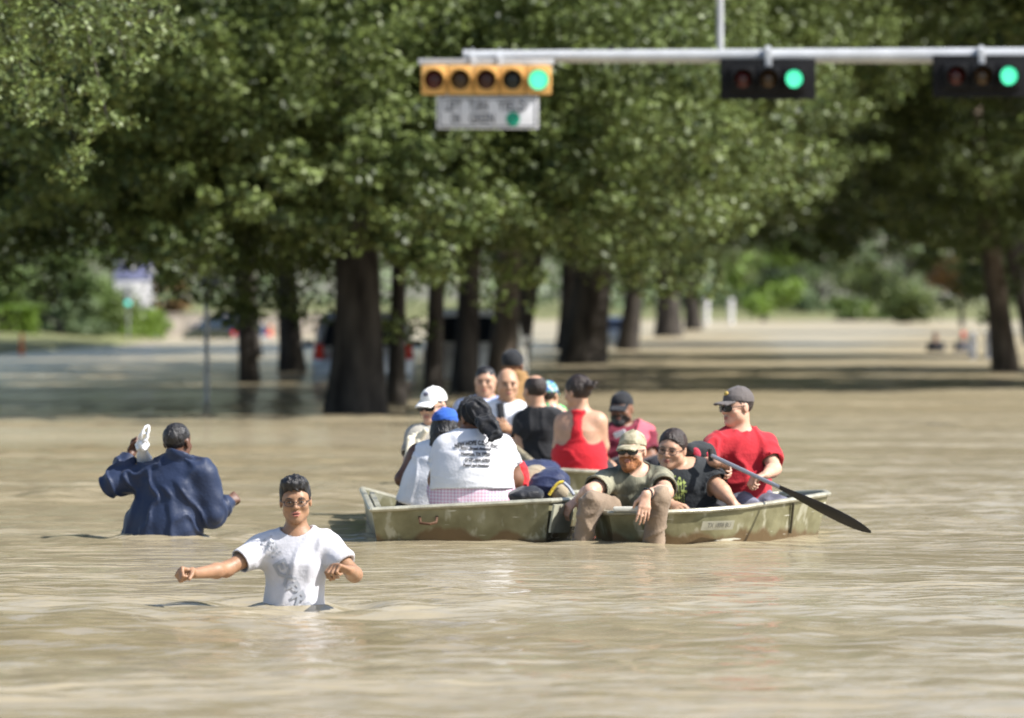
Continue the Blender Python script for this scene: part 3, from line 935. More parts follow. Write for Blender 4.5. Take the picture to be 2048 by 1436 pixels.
    for txt, x, z, wd in (('LEFT', W(906, 0, (DS-0.02))[0], zt, 0.20), ('TURN', W(957, 0, (DS-0.02))[0], zt, 0.22), ('YIELD', W(1024, 0, (DS-0.02))[0], zt, 0.33),
                          ('ON', W(911, 0, (DS-0.02))[0], zb, 0.11), ('GREEN', W(964, 0, (DS-0.02))[0], zb, 0.29)):
        flat_text(txt, 0.165, (x, (DS-0.031), z), R, U, INK, sg, width=wd, bold=0.003)
    MB().tube(cyl_path((W(1026, 0, (DS-0.02))[0], (DS-0.028), zb), (W(1026, 0, (DS-0.02))[0], (DS-0.034), zb)), 0.082, 24).obj('green_disc', GRN, sg)
    for sx in (-0.5, 0.5):
        MB().box((cx + sx * w * 0.8, (DS+0.01), cz + h / 2 + 0.02), (0.04, 0.02, 0.12), bev=0.004).obj('strap', STEEL, sg)

    # slim sign post standing in the water on the left, seen from behind
    d = dwater(806); p = W(415, 806, d)
    t = thing('sign_post', 'thin grey sign post standing in the water at left with its panels seen from behind', 'sign post', (p[0], d, 0))
    ztop = W(415, 478, d)[2]
    MB().tube(cyl_path((p[0], d, -0.9), (p[0] - 0.02, d, ztop), 4), 0.036, 10).obj('pole', STEEL, t)
    A = np.array([nrm((0.75, 0.66, 0)), nrm((-0.66, 0.75, 0)), (0, 0, 1)])
    MB().box((p[0] - 0.10, d - 0.05, W(0, 520, d)[2]), (0.46, 0.012, 0.46), A, bev=0.004).obj('panel', GREY, t)
    A = np.array([nrm((0.8, -0.6, 0)), nrm((0.6, 0.8, 0)), (0, 0, 1)])
    MB().box((p[0] + 0.04, d - 0.05, W(0, 563, d)[2]), (0.40, 0.012, 0.14), A, bev=0.004).obj('panel', GREY, t)

    # tall blue and white sign on the left bank
    d = 226; c0, c1 = W(229, 498, d), W(303, 640, d)
    BLUE = mat('sign_violet_blue', (0.22, 0.22, 0.46), rough=0.5, var=0.15, vscale=2)
    MID = mat('sign_mid_blue', (0.26, 0.27, 0.45), rough=0.5, var=0.08)
    PALE = mat('sign_pale', (0.68, 0.66, 0.66), rough=0.6, var=0.05)
    cx = (c0[0] + c1[0]) / 2; w = c1[0] - c0[0]
    t = thing('pylon_sign', 'tall pylon sign, violet blue above and white below, on the left bank', 'sign', (cx, d, 0.3))
    z = lambda py: W(0, py, d)[2]
    def slab(name, ya, yb, m, dep=0.3):
        MB().box((cx, d, (z(ya) + z(yb)) / 2), (w, dep, z(ya) - z(yb)), bev=0.03).obj(name, m, t)
    slab('panel', 496, 540, BLUE); slab('panel', 541, 562, MID, 0.29); slab('panel', 563, 632, PALE, 0.28)
    slab('base', 632, 655, GREY, 0.4)
    MB().box((cx + w / 2 + 0.05, d, (z(494) + z(650)) / 2), (0.10, 0.32, z(494) - z(650)), bev=0.01).obj('post', PALE, t)
    MB().ell((W(262, 522, d)[0], d - 0.152, z(522)), (0.36, 0.012, 0.34)).obj('emblem', PALE, t)
    MB().box((W(277, 607, d)[0], d - 0.145, z(607)), (0.36, 0.012, 0.16)).obj('lettering_block', MID, t)
    # far green traffic light in front of the sign
    d2 = 205; p = W(256, 606, d2)
    t = thing('traffic_signal', 'small far traffic signal glowing teal in front of the tall sign', 'traffic light', (p[0], d2, 0))
    MB().tube([(p[0], d2 + 0.1, -0.6), (p[0], d2 + 0.1, p[2] + 0.4)], 0.035, 8).obj('pole', GREY, t)
    MB().box((p[0], d2, p[2] + 0.25), (0.26, 0.14, 0.80), bev=0.03).obj('housing', GREY, t)
    LITF = mat('lit_teal_lens', (0.05, 0.5, 0.4), rough=0.3, var=0, emit=((0.10, 0.95, 0.80), 0.6))
    MB().ell((p[0], d2 - 0.08, p[2]), (0.09, 0.03, 0.09)).obj('lens', LITF, t)

    # cones, bollard, low wall
    ORG = mat('cone_orange', (0.75, 0.17, 0.03), rough=0.5, var=0.1)
    REF = mat('cone_white', (0.75, 0.75, 0.73), rough=0.4, var=0.05)
    def cone(label, px, py, h, r, stripes=True):
        d = dwater(py); p = W(px, py, d)
        t = thing('traffic_cone', label, 'traffic cone', (p[0], d, 0), 'orange traffic cones in the water')
        MB().tube([(p[0], d, -0.25), (p[0], d, h * 0.9), (p[0], d, h)], [r, r * 0.35, r * 0.2], 14).obj('body', ORG, t)
        if stripes:
            f = lambda q: r * (1 - 0.65 * (q * h + 0.25) / (h * 0.9 + 0.25)) + 0.006
            MB().tube([(p[0], d, h * 0.55), (p[0], d, h * 0.70)], [f(0.55), f(0.70)], 14).obj('band', REF, t)
    cone('orange traffic cone standing in front of the clipped hedge at the left edge', 43, 709, 0.60, 0.11, False)
    cone('orange traffic cone left of the thin straight oak trunk by the pale wall', 441, 674, 0.50, 0.11, False)
    cone('orange traffic cone between the two thin left trunks', 541, 674, 0.50, 0.12, False)
    d = dwater(679); p = W(307, 679, d)
    t = thing('bollard', 'short white bollard at the end of the clipped hedge', 'bollard', (p[0], d, 0))
    MB().tube([(p[0], d, -0.4), (p[0], d, 0.50), (p[0], d, 0.60)], [0.17, 0.16, 0.08], 14).obj('body', REF, t)
    WALL = mat('pale_concrete', (0.46, 0.40, 0.33), rough=0.9, var=0.12, vscale=2, bump=0.3)
    d = 250
    for a, b, lab in ((325, 480, 'pale low concrete wall behind the sign post on the left'), (481, 665, 'pale low wall running behind the left trunks')):
        x0, x1 = W(a, 0, d)[0], W(b, 0, d)[0]
        t = thing('low_wall', lab, 'wall', ((x0 + x1) / 2, d, 0))
        zt_ = W(0, 630, d)[2]
        n = 4
        for i in range(n):
            xa = x0 + (x1 - x0) * (i + 0.5) / n
            MB().box((xa, d, (zt_ - 0.6) / 2), ((x1 - x0) / n - 0.03, 0.2, zt_ + 0.6), bev=0.02).obj('panel', WALL, t)
        MB().box(((x0 + x1) / 2, d, zt_ + 0.04), (x1 - x0, 0.26, 0.08), bev=0.015).obj('coping', WALL, t)
    # pale posts near the far end of the street
    for px, lab in ((1413, 'pale post right of the last median oak'), (1462, 'second pale post from the last median oak, near the far bank')):
        d = dwater(648); p = W(px, 648, d)
        t = thing('post', lab, 'post', (p[0], d, 0), 'pale posts at the far end')
        zt_ = W(0, 602, d)[2]
        MB().tube([(p[0], d, -0.6), (p[0], d, zt_)], 0.16, 8).ell((p[0], d, zt_), (0.2, 0.2, 0.14)).obj('shaft', PALE, t)
    for px, lab, y0 in ((1945, 'pale marker post left of the leaning oak', 662), (1978, 'thicker pale marker post next to the leaning oak', 660)):
        d = dwater(716); p = W(px, 716, d)
        t = thing('post', lab, 'post', (p[0], d, 0), 'pale marker posts by the leaning oak')
        zt_ = W(0, y0, d)[2]
        MB().tube([(p[0], d, -0.6), (p[0], d, zt_ - 0.06), (p[0], d, zt_)], [0.09, 0.09, 0.05], 10).obj('shaft', PALE, t)
        MB().tube([(p[0], d, zt_ * 0.62), (p[0], d, zt_ * 0.72)], 0.094, 10).obj('band', GREY, t)

# ------------------------------------------------------------------ vehicles
def vehicle(name, label, cat, px, d, yaw, kind, paint, z0=-0.48):
    """rear bumper at the origin, nose along +y turned by yaw"""
    x = W(px, 700, d)[0]
    t = thing(name, label, cat, (x, d, 0))
    A = np.array([(math.cos(yaw), math.sin(yaw), 0), (-math.sin(yaw), math.cos(yaw), 0), (0, 0, 1)])
    O = np.array([x, d, z0])
    L = lambda p: O + np.asarray(p, float) @ A
    P = lambda pts: [L(p) for p in pts]
    GL, TYR, RIM, RED, CHR, BLKP = VEH['glass'], VEH['tyre'], VEH['rim'], VEH['red'], VEH['chrome'], VEH['black']
    if kind == 'suv': w, ln, hb, ht, roof0, roof1, c0, c1 = 0.93, 4.6, 1.05, 1.74, 0.25, 3.0, 0.05, 3.7
    elif kind == 'van': w, ln, hb, ht, roof0, roof1, c0, c1 = 0.86, 4.9, 1.10, 1.80, 0.10, 3.6, 0.02, 4.3
    else: w, ln, hb, ht, roof0, roof1, c0, c1 = 0.88, 4.5, 0.92, 1.42, 1.05, 2.6, 0.35, 3.6
    zb = 0.32
    prof = [(0.0, zb + 0.1), (0.0, hb - 0.12), (0.05, hb), (c1, hb), (ln - 0.15, hb - 0.22), (ln, hb - 0.36), (ln, zb), (0.12, zb)]
    def shell(prof, wl, top_in=0.0, zt=None):
        n = len(prof); V = []
        for sx in (-1, 1):
            for (y, z) in prof:
                k = 0 if zt is None else top_in * max(0, (z - hb) / (zt - hb))
                V.append(L((sx * (wl - k), y, z)))
        F = [tuple(range(n - 1, -1, -1)), tuple(range(n, 2 * n))] + [(i, (i + 1) % n, n + (i + 1) % n, n + i) for i in range(n)]
        return V, F
    def bevel_obj(nm, V, F, m, bev):
        o = MB().add(V, F).obj(nm, m, t)
        bm = bmesh.new(); bm.from_mesh(o.data)
        bmesh.ops.bevel(bm, geom=[e for e in bm.edges], offset=bev, segments=2, affect='EDGES')
        for f in bm.faces: f.smooth = True
        bm.to_mesh(o.data); bm.free()
        return o
    bevel_obj('body', *shell(prof, w), paint, 0.05)
    bevel_obj('cabin', *shell([(c0, hb - 0.02), (roof0, ht - 0.06), (roof0 + 0.15, ht), (roof1, ht), (c1, hb - 0.02)], w - 0.03, 0.13, ht), paint, 0.05)
    # rear window and side windows, proud of the cabin
    def quad(nm, pts, m, thick):
        pts = np.array(P(pts)); n_ = nrm(np.cross(pts[1] - pts[0], pts[3] - pts[0]))
        MB().prism(pts - n_ * thick / 2, n_ * thick).obj(nm, m, t)
    def yr(z): return c0 + (roof0 - c0) * (z - hb) / (ht - hb) - 0.012
    za, zc = hb + 0.08, ht - 0.14
    wi = lambda z: (w - 0.03) - 0.13 * (z - hb) / (ht - hb)
    quad('rear_window', [(-wi(za) + 0.13, yr(za), za), (wi(za) - 0.13, yr(za), za), (wi(zc) - 0.16, yr(zc), zc), (-wi(zc) + 0.16, yr(zc), zc)], GL, 0.02)
    for sx in (-1, 1):
        f = lambda z: sx * (wi(z) + 0.004)
        for ya, yb in ((0.45, 1.5), (1.58, 2.6)) if kind != 'sedan' else ((1.15, 1.75), (1.82, 2.7)):
            quad('side_window', [(f(za), ya, za), (f(za), yb, za), (f(zc), yb, zc), (f(zc), ya + 0.08, zc)], GL, 0.02)
        zt0, zt1 = (hb - 0.34, hb + 0.02) if kind != 'sedan' else (hb - 0.3, hb - 0.12)
        if kind == 'suv': zt0, zt1 = hb - 0.16, hb + 0.12
        MB().box(L((sx * (w - 0.12), -0.005, (zt0 + zt1) / 2)), (0.16, 0.07, zt1 - zt0), A, bev=0.02).obj('tail_light', RED, t)
        for yy in (0.95, ln - 0.95):
            wheel = MB().tube([L((sx * (w - 0.2), yy, 0.34)), L((sx * (w - 0.015), yy, 0.34))], 0.34, 20).obj('wheel', TYR, t)
            MB().tube([L((sx * (w - 0.05), yy, 0.34)), L((sx * (w + 0.002), yy, 0.34))], 0.21, 16).obj('rim', RIM, wheel)
        MB().box(L((sx * (w + 0.09), 3.35, hb + 0.1)), (0.2, 0.1, 0.15), A, bev=0.03).obj('mirror', paint, t)
    MB().box(L((0, -0.04, 0.52)), (2 * w - 0.08, 0.16, 0.2), A, bev=0.04).obj('bumper', CHR if kind != 'van' else paint, t)
    MB().box(L((0, -0.012, hb - 0.22)), (0.34, 0.03, 0.17), A, bev=0.005).obj('number_plate', RIM, t)
    return t

VEH = {}
def build_vehicles():
    VEH.update(glass=mat('car_glass', (0.012, 0.015, 0.022), rough=0.06, var=0), tyre=mat('tyre_rubber', (0.02, 0.02, 0.02), rough=0.9, var=0.1),
               rim=mat('wheel_silver', (0.5, 0.5, 0.5), rough=0.35, metal=0.7, var=0.05), red=mat('tail_light_red', (0.55, 0.015, 0.01), rough=0.15, var=0),
               chrome=mat('bumper_grey', (0.35, 0.36, 0.37), rough=0.25, metal=0.6, var=0.05), black=mat('black_plastic', (0.02, 0.02, 0.02), rough=0.6, var=0.1))
    SIL = mat('silver_paint', (0.36, 0.38, 0.41), rough=0.28, metal=0.3, var=0.06, coat=0.6)
    WHT = mat('white_paint', (0.78, 0.77, 0.73), rough=0.3, var=0.05, coat=0.5)
    BLU = mat('dark_blue_paint', (0.015, 0.025, 0.06), rough=0.2, var=0.05, coat=0.7)
    LGT = mat('pale_blue_paint', (0.45, 0.50, 0.58), rough=0.3, var=0.05, coat=0.5)
    vehicle('parked_car', 'silver sport utility car with red tail lights half hidden by the thickest trunk', 'car', 727, 103, 0.03, 'suv', SIL)
    vehicle('parked_van', 'white van standing behind the two slim trunks right of the silver car', 'van', 938, 106, -0.05, 'van', WHT)
    vehicle('parked_car', 'dark blue car behind the thin straight trunk, near the pale wall', 'car', 502, 224, 0.5, 'sedan', BLU)
    vehicle('parked_car', 'pale blue car glimpsed between the broad black trunk and the one right of it', 'car', 1216, 205, 0.1, 'sedan', LGT)

# ------------------------------------------------------------------ boats
def hull_material():
    m, nt, b = new_mat('olive_aluminium')
    N, L = nt.nodes, nt.links
    tc = N.new('ShaderNodeTexCoord')
    def noise(scale, st=(1, 1, 1), det=6):
        mp = N.new('ShaderNodeMapping'); mp.inputs['Scale'].default_value = st
        L.new(tc.outputs['Object'], mp.inputs['Vector'])
        n = N.new('ShaderNodeTexNoise'); n.inputs['Scale'].default_value = scale; n.inputs['Detail'].default_value = det
        L.new(mp.outputs[0], n.inputs['Vector']); return n
    def ramp(src, a, b_, ca, cb):
        r = N.new('ShaderNodeValToRGB'); e = r.color_ramp.elements
        e[0].position = a; e[1].position = b_; e[0].color = (*ca, 1); e[1].color = (*cb, 1)
        L.new(src, r.inputs['Fac']); return r
    def mix(fac, a, c):
        x = N.new('ShaderNodeMix'); x.data_type = 'RGBA'
        L.new(fac, x.inputs[0]); L.new(a, x.inputs[6])
        if isinstance(c, tuple): x.inputs[7].default_value = (*c, 1)
        else: L.new(c, x.inputs[7])
        return x.outputs[2]
    base = ramp(noise(7).outputs['Fac'], 0.35, 0.65, (0.15, 0.138, 0.070), (0.25, 0.235, 0.135))
    worn = ramp(noise(11, (1, 1, 0.5)).outputs['Fac'], 0.56, 0.63, (0, 0, 0), (1, 1, 1))
    c = mix(worn.outputs[0], base.outputs[0], (0.36, 0.345, 0.25))
    sep = N.new('ShaderNodeSeparateXYZ'); L.new(tc.outputs['Object'], sep.inputs[0])
    nz = noise(3.5, (1, 1, 0.3))
    ad = N.new('ShaderNodeMath'); ad.operation = 'MULTIPLY_ADD'; ad.inputs[1].default_value = -0.34; L.new(nz.outputs['Fac'], ad.inputs[0]); L.new(sep.outputs['Z'], ad.inputs[2])
    of = N.new('ShaderNodeMath'); of.operation = 'ADD'; of.inputs[1].default_value = 0.5; L.new(ad.outputs[0], of.inputs[0])
    low = ramp(of.outputs[0], 0.365, 0.395, (1, 1, 1), (0, 0, 0))
    c = mix(low.outputs[0], c, (0.13, 0.085, 0.040))
    scr = ramp(noise(6, (0.6, 0.6, 7), 2).outputs['Fac'], 0.69, 0.71, (0, 0, 0), (1, 1, 1))
    c = mix(scr.outputs[0], c, (0.62, 0.60, 0.50))
    L.new(c, b.inputs['Base Color'])
    b.inputs['Roughness'].default_value = 0.42; b.inputs['Metallic'].default_value = 0.1
    bp = N.new('ShaderNodeBump'); bp.inputs['Strength'].default_value = 0.25; bp.inputs['Distance'].default_value = 0.02
    L.new(noise(14).outputs['Fac'], bp.inputs['Height']); L.new(bp.outputs[0], b.inputs['Normal'])
    return m

def boat(label, rail, inset, rake, benches, name='jon_boat', thick=0.03, zbot=-0.16, seed=1, seams=()):
    """rail: closed loop of world points (counter-clockwise from above or not), subdivided; inset: how far the bottom edge sits in"""
    rail = np.asarray(rail, float)
    c = rail.mean(0)
    t = thing(name, label, 'boat', (c[0], c[1], 0), 'aluminium boats full of people')
    # subdivide
    pts = []
    n0 = len(rail)
    for i in range(n0):
        a, b = rail[i], rail[(i + 1) % n0]
        m = max(2, int(np.linalg.norm(b - a) / 0.12))
        pts += [a + (b - a) * k / m for k in range(m)]
    R = np.array(pts); n = len(R)
    def inward(off):
        Q = R.copy(); d = c[:2] - R[:, :2]
        nx = np.roll(R[:, :2], -1, 0) - np.roll(R[:, :2], 1, 0)
        nn = np.stack([-nx[:, 1], nx[:, 0]], 1); nn /= np.linalg.norm(nn, axis=1)[:, None] + 1e-9
        s = np.sign((nn * d).sum(1))[:, None]
        Q[:, :2] += nn * s * off
        return Q
    levels = []
    for f in (0, 0.33, 0.66, 1.0):
        Q = inward(inset * f)
        Q[:, 2] = R[:, 2] + (zbot - R[:, 2]) * f
        Q[:, 1] += rake * f * (R[:, 1] < R[:, 1].min() + 0.5)
        if 0 < f < 1:
            dn = pnoise(np.stack([Q[:, 0] * 3, Q[:, 1] * 3, Q[:, 2] * 3 + seed], 1))
            Q[:, :2] += (c[:2] - Q[:, :2]) / np.linalg.norm(c[:2] - Q[:, :2], axis=1)[:, None] * (dn * 0.014)[:, None]
        levels.append(Q)
    inner = []
    for f in (0, 0.5, 1.0):
        Q = inward(thick + inset * f * 0.9); Q[:, 2] = R[:, 2] + (-0.07 - R[:, 2]) * f
        inner.append(Q)
    V = np.vstack(levels + inner)
    F = []
    def band(a, b):
        for i in range(n):
            j = (i + 1) % n
            F.append((a * n + i, a * n + j, b * n + j, b * n + i))
    band(0, 1); band(1, 2); band(2, 3); band(4, 0); band(5, 4); band(6, 5)
    F.append(tuple(3 * n + i for i in range(n))); F.append(tuple(6 * n + i for i in range(n)))
    MB().add(V, F).obj('hull', MATS['hull'], t, auto=30)
    loop = np.vstack([R, R[:2]]) + [0, 0, 0.004]
    MB().tube(loop, 0.021, 8, caps=False, flat=((0, 0, 1), 0.75)).obj('gunwale', MATS['rail'], t)
    for (ya, w0, w1, z, dep) in benches:
        MB().box(((w0 + w1) / 2, ya, z), (w1 - w0, dep, 0.05), bev=0.012).obj('bench', MATS['rail'], t)
    for p, q in seams:
        MB().tube([p, (np.asarray(p) + np.asarray(q)) / 2, q], 0.008, 6).obj('seam', MATS['seam'], t)
    return t

MATS = {}
def build_boats():
    MATS['hull'] = hull_material()
    MATS['rail'] = mat('rail_aluminium', (0.40, 0.38, 0.29), rough=0.4, metal=0.25, var=0.25, vscale=12, bump=0.2, bscale=40)
    MATS['seam'] = mat('seam_grime', (0.07, 0.06, 0.035), rough=0.7, var=0.2)
    RUST = mat('rusty_steel', (0.10, 0.045, 0.02), rough=0.8, var=0.3)
    DECAL = mat('decal_white', (0.40, 0.385, 0.30), rough=0.5, var=0.15)
    INK = mat('decal_ink', (0.05, 0.05, 0.05), rough=0.6, var=0)
    # left boat, end-on: wide square end towards the camera
    A = W(744, 1021, 34.15); B = W(1099, 1003, 34.15); Cc = W(1146, 1000, 34.6); Dd = W(1175, 985, 37.6); Ff = W(802, 1000, 37.4); E = W(724, 979, 37.4)
    t = boat('olive aluminium boat with a square end and the woman in a white T-shirt aboard', [A, B, Cc, Dd, Ff, E], 0.07, 0.03,
             [(34.75, A[0] + 0.10, Cc[0] - 0.08, 0.10, 0.7), (36.3, A[0] + 0.10, Cc[0] - 0.04, 0.06, 0.32)], seed=2)
    # corner plate, bracket, drain, handle
    q = [W(1102, 1008, 34.12), W(1143, 1006, 34.52), W(1131, 1064, 34.5), W(1093, 1064, 34.14)]
    PLATE = mat('corner_plate_paint', (0.42, 0.41, 0.31), rough=0.45, var=0.2, vscale=10, metal=0.1)
    nn = nrm(np.cross(q[1] - q[0], q[3] - q[0]));
    if nn[1] > 0: nn = -nn
    MB().prism(np.array(q) + nn * 0.012, nn * 0.012).obj('corner_plate', PLATE, t, smooth=False)
    MB().tube([W(839, 1034, 34.17), W(841, 1046, 34.10), W(860, 1048, 34.08), W(872, 1045, 34.10), W(874, 1033, 34.17)], 0.009, 6).obj('handle', RUST, t)
    for px, py in ((1034, 1029), (1083, 1026)):
        MB().ell(W(px, py, 34.19), (0.012, 0.012, 0.012), nu=8, nv=6).obj('rivet', RUST, t)
    MB().tube([W(957, 1048, 34.20), W(958, 1059, 34.19)], 0.008, 6).obj('drain_plug', PLATE, t)
    MB().prism([W(752, 1019, 34.25), W(762, 1018, 34.25), W(748, 990, 36.5), W(739, 990, 36.5)], (0, 0, 0.02)).obj('inner_rail', MATS['rail'], t, smooth=False)
    WOOD = mat('wet_plywood', (0.20, 0.12, 0.06), rough=0.8, var=0.35, vscale=20, bump=0.5)
    MB().box((W(790, 0, 36.8)[0], 36.8, -0.03), (0.40, 0.9, 0.03)).obj('floor_board', WOOD, t)

    # right boat: blunt prow towards the camera, right side running back
    loop = [W(1178, 1022, 34.6), W(1196, 1026, 34.15), W(1218, 1027, 33.95), W(1330, 1026, 33.9), W(1410, 1022, 33.98), W(1490, 1015, 34.15), W(1585, 1001, 34.55),
            W(1656, 989, 35.0), W(1648, 985, 36.4), W(1560, 988, 36.9), W(1210, 1003, 36.6)]
    t = boat('olive aluminium boat at right with registration decal, bow pointing left, three people aboard', loop, 0.10, 0.0,
             [(34.9, W(1235, 0, 34.9)[0], W(1560, 0, 34.9)[0], 0.04, 0.28), (36.0, W(1240, 0, 36)[0], W(1600, 0, 36)[0], 0.06, 0.3)], seed=5,
             seams=[(W(1587, 1006, 34.54), W(1581, 1066, 34.62))])
    cA, cB = W(1398, 1042, 34.0), W(1462, 1040, 34.12)
    cC = W(1393, 1060, 34.02); cD = W(1457, 1058, 34.14)
    off = np.array([0.02, -0.060, 0])
    MB().prism(np.array([cA, cB, cD, cC]) + off, np.array([0.001, -0.006, 0])).obj('registration_decal', DECAL, t, smooth=False)
    rt = nrm(cB - cA); up = nrm(cA - cC)
    flat_text('TX 1888 BU', 0.045, (cA + cB + cC + cD) / 4 + off + [0.01, -0.010, 0], rt, up, INK, t, width=0.165)
    MB().box(W(1258, 1018, 33.92), (0.19, 0.03, 0.03), bev=0.01).obj('bow_highlight', mat('white_rail_highlight', (0.75, 0.72, 0.62), rough=0.4), t)  # white bar painted in as the bright highlight on the bow rail

    # third boat behind, end-on, low in the water
    loop = [W(1005, 936, 40.4), W(1300, 950, 40.4), W(1330, 946, 41.5), W(1320, 925, 45.6), W(1040, 918, 45.6), W(985, 930, 41.6)]
    boat('olive aluminium boat behind the other two, crowded with seven seated people', loop, 0.08, 0.03,
         [(41.2, loop[0][0] + 0.1, loop[1][0] - 0.1, 0.12, 0.5), (43.2, loop[0][0] + 0.1, loop[1][0] - 0.05, 0.10, 0.4), (44.8, loop[0][0] + 0.15, loop[1][0] - 0.1, 0.10, 0.35)], seed=8)

    # ---- loose things
    GREYM = mat('paddle_shaft', (0.40, 0.40, 0.42), rough=0.35, metal=0.5, var=0.08)
    BLKP = mat('black_paddle', (0.018, 0.016, 0.015), rough=0.4, var=0.3, vscale=8)
    g0 = W(1422, 911, 34.72); g1 = W(1560, 975, 34.25); g2 = W(1742, 1064, 33.6)
    t = thing('paddle', 'paddle with grey shaft and black blade held by the man in the red T-shirt', 'paddle', g1)
    MB().tube(cyl_path(g0, g1, 5), 0.0135, 10).obj('shaft', GREYM, t)
    MB().tube([g0 + [-0.0, 0, -0.035], g0 + [-0.005, 0, 0.04]], 0.016, 8).obj('grip', BLKP, t)
    n = 14; P = [g1 + (g2 - g1) * s for s in np.linspace(-0.10, 1, n)]
    wd = [0.016, 0.018, 0.022, 0.027, 0.032, 0.037, 0.042, 0.045, 0.047, 0.047, 0.045, 0.040, 0.030, 0.010]
    MB().tube(P, [w_ * 0.82 for w_ in wd], 10, flat=((0.35, 0.9, 0.3), 0.16)).obj('blade', BLKP, t)
    t = thing('paddle', 'spare black paddle lying in the stern behind the rower', 'paddle', W(1590, 992, 36.2))
    P = [W(1545 + 92 * s, 999 - 9 * math.sin(s * 1.5), 36.3 - 0.25 * s) for s in np.linspace(0, 1, 8)]
    MB().tube(P, [0.016, 0.02, 0.04, 0.055, 0.06, 0.055, 0.045, 0.02], 10, flat=((0, 0, 1), 0.25)).obj('blade', BLKP, t)
    MB().tube(cyl_path(W(1440, 1004, 36.5), P[0]), 0.015, 8).obj('shaft', BLKP, t)

    NAVY = cloth_mat('navy_nylon', (0.020, 0.028, 0.075), rough=0.55)
    YELT = cloth_mat('yellow_trim', (0.75, 0.55, 0.06), rough=0.6)
    KHK = cloth_mat('khaki_canvas', (0.34, 0.28, 0.19))
    REDC = cloth_mat('bright_red_cloth', (0.60, 0.025, 0.03))
    BLKC = cloth_mat('black_nylon', (0.018, 0.018, 0.022), rough=0.5)
    JEAN = cloth_mat('faded_denim', (0.10, 0.16, 0.24))
    CAMO = mat('camouflage_print', (0.35, 0.29, 0.18), var=0, vscale=18, col2=(0.10, 0.09, 0.06), rough=0.8)
    def bag(name, label, px, py, d, rx, rz, ry, m, seed, extra=None):
        c = W(px, py, d)
        t = thing(name, label, 'bag', c - [0, 0, rz])
        F = Field(c - [rx * 1.5, ry * 1.5, rz * 1.5], c + [rx * 1.5, ry * 1.5, rz * 1.5], 0.009)
        F.add(ellp(c, (rx, ry, rz)), 0.02)
        F.add(ellp(c + [rx * 0.35, 0, rz * 0.2], (rx * 0.6, ry * 0.8, rz * 0.75)), 0.04)
        F.add(ellp(c + [-rx * 0.4, -ry * 0.2, -rz * 0.2], (rx * 0.6, ry * 0.8, rz * 0.75)), 0.04)
        V, Q = F.mesh(); V = V + wrinkle(V, Q, 0.008, (9, 9, 14), seed)
        link('pouch', fast_mesh('pouch', V - root_loc(t), Q), m, t)
        return t, c
    t, c = bag('duffel_bag', 'navy bag with yellow piping beside the hand on the left boat', 1100, 968, 35.6, 0.12, 0.095, 0.14, NAVY, 3)
    arc = [W(1098 + 30 * s, 990 - 26 * math.sin(min(1, s * 1.15) * math.pi * 0.5), 35.44) for s in np.linspace(0, 1, 9)]
    MB().tube(arc, 0.010, 6).obj('piping', YELT, t)
    MB().ell(W(1120, 984, 35.50), (0.055, 0.05, 0.055)).obj('pocket', KHK, t)
    MB().tube([W(1128, 966, 35.42), W(1138, 975, 35.4), W(1148, 990, 35.38)], 0.012, 6).obj('strap', mat('grey_webbing', (0.32, 0.34, 0.38), rough=0.8), t)
    bag('cloth_form', 'rounded khaki trouser knee between the woman in white and the navy bag', 1064, 964, 36.0, 0.11, 0.10, 0.13, KHK, 4)  # khaki form standing in for a hidden passenger's knee
    bag('cloth_form', 'bright red sleeve at the right hip of the woman in white', 1040, 966, 35.75, 0.05, 0.13, 0.10, REDC, 5)  # red form standing in for a hidden passenger's sleeve
    bag('backpack', 'flat black bag lying on the left boat rail behind the woman in white', 1052, 990, 35.0, 0.10, 0.05, 0.12, BLKC, 6)
    bag('duffel_bag', 'dark navy bag lying in the third boat below the denim knees', 1070, 938, 38.9, 0.16, 0.06, 0.2, NAVY, 7)
    a, b = W(1028, 898, 40.2), W(1062, 926, 39.8)
    t = thing('gear_tube', 'camouflage tube leaning at the edge of the third boat', 'tube', b)
    MB().tube(cyl_path(a, b, 3), 0.035, 12).obj('sleeve', CAMO, t)
    MB().ell(b + (b - a) * 0.02, (0.034, 0.034, 0.034)).obj('end_cap', KHK, t)
# ------------------------------------------------------------------ people
def frame_from(f, up=(0, 0, 1), tilt=0.0):
    """rows: right, forward, up"""
    f = nrm(f); r = nrm(np.cross(f, up)); u = np.cross(r, f)
    r2 = r * math.cos(tilt) + u * math.sin(tilt); u2 = np.cross(r2, f)
    return np.array([r2, f, u2])

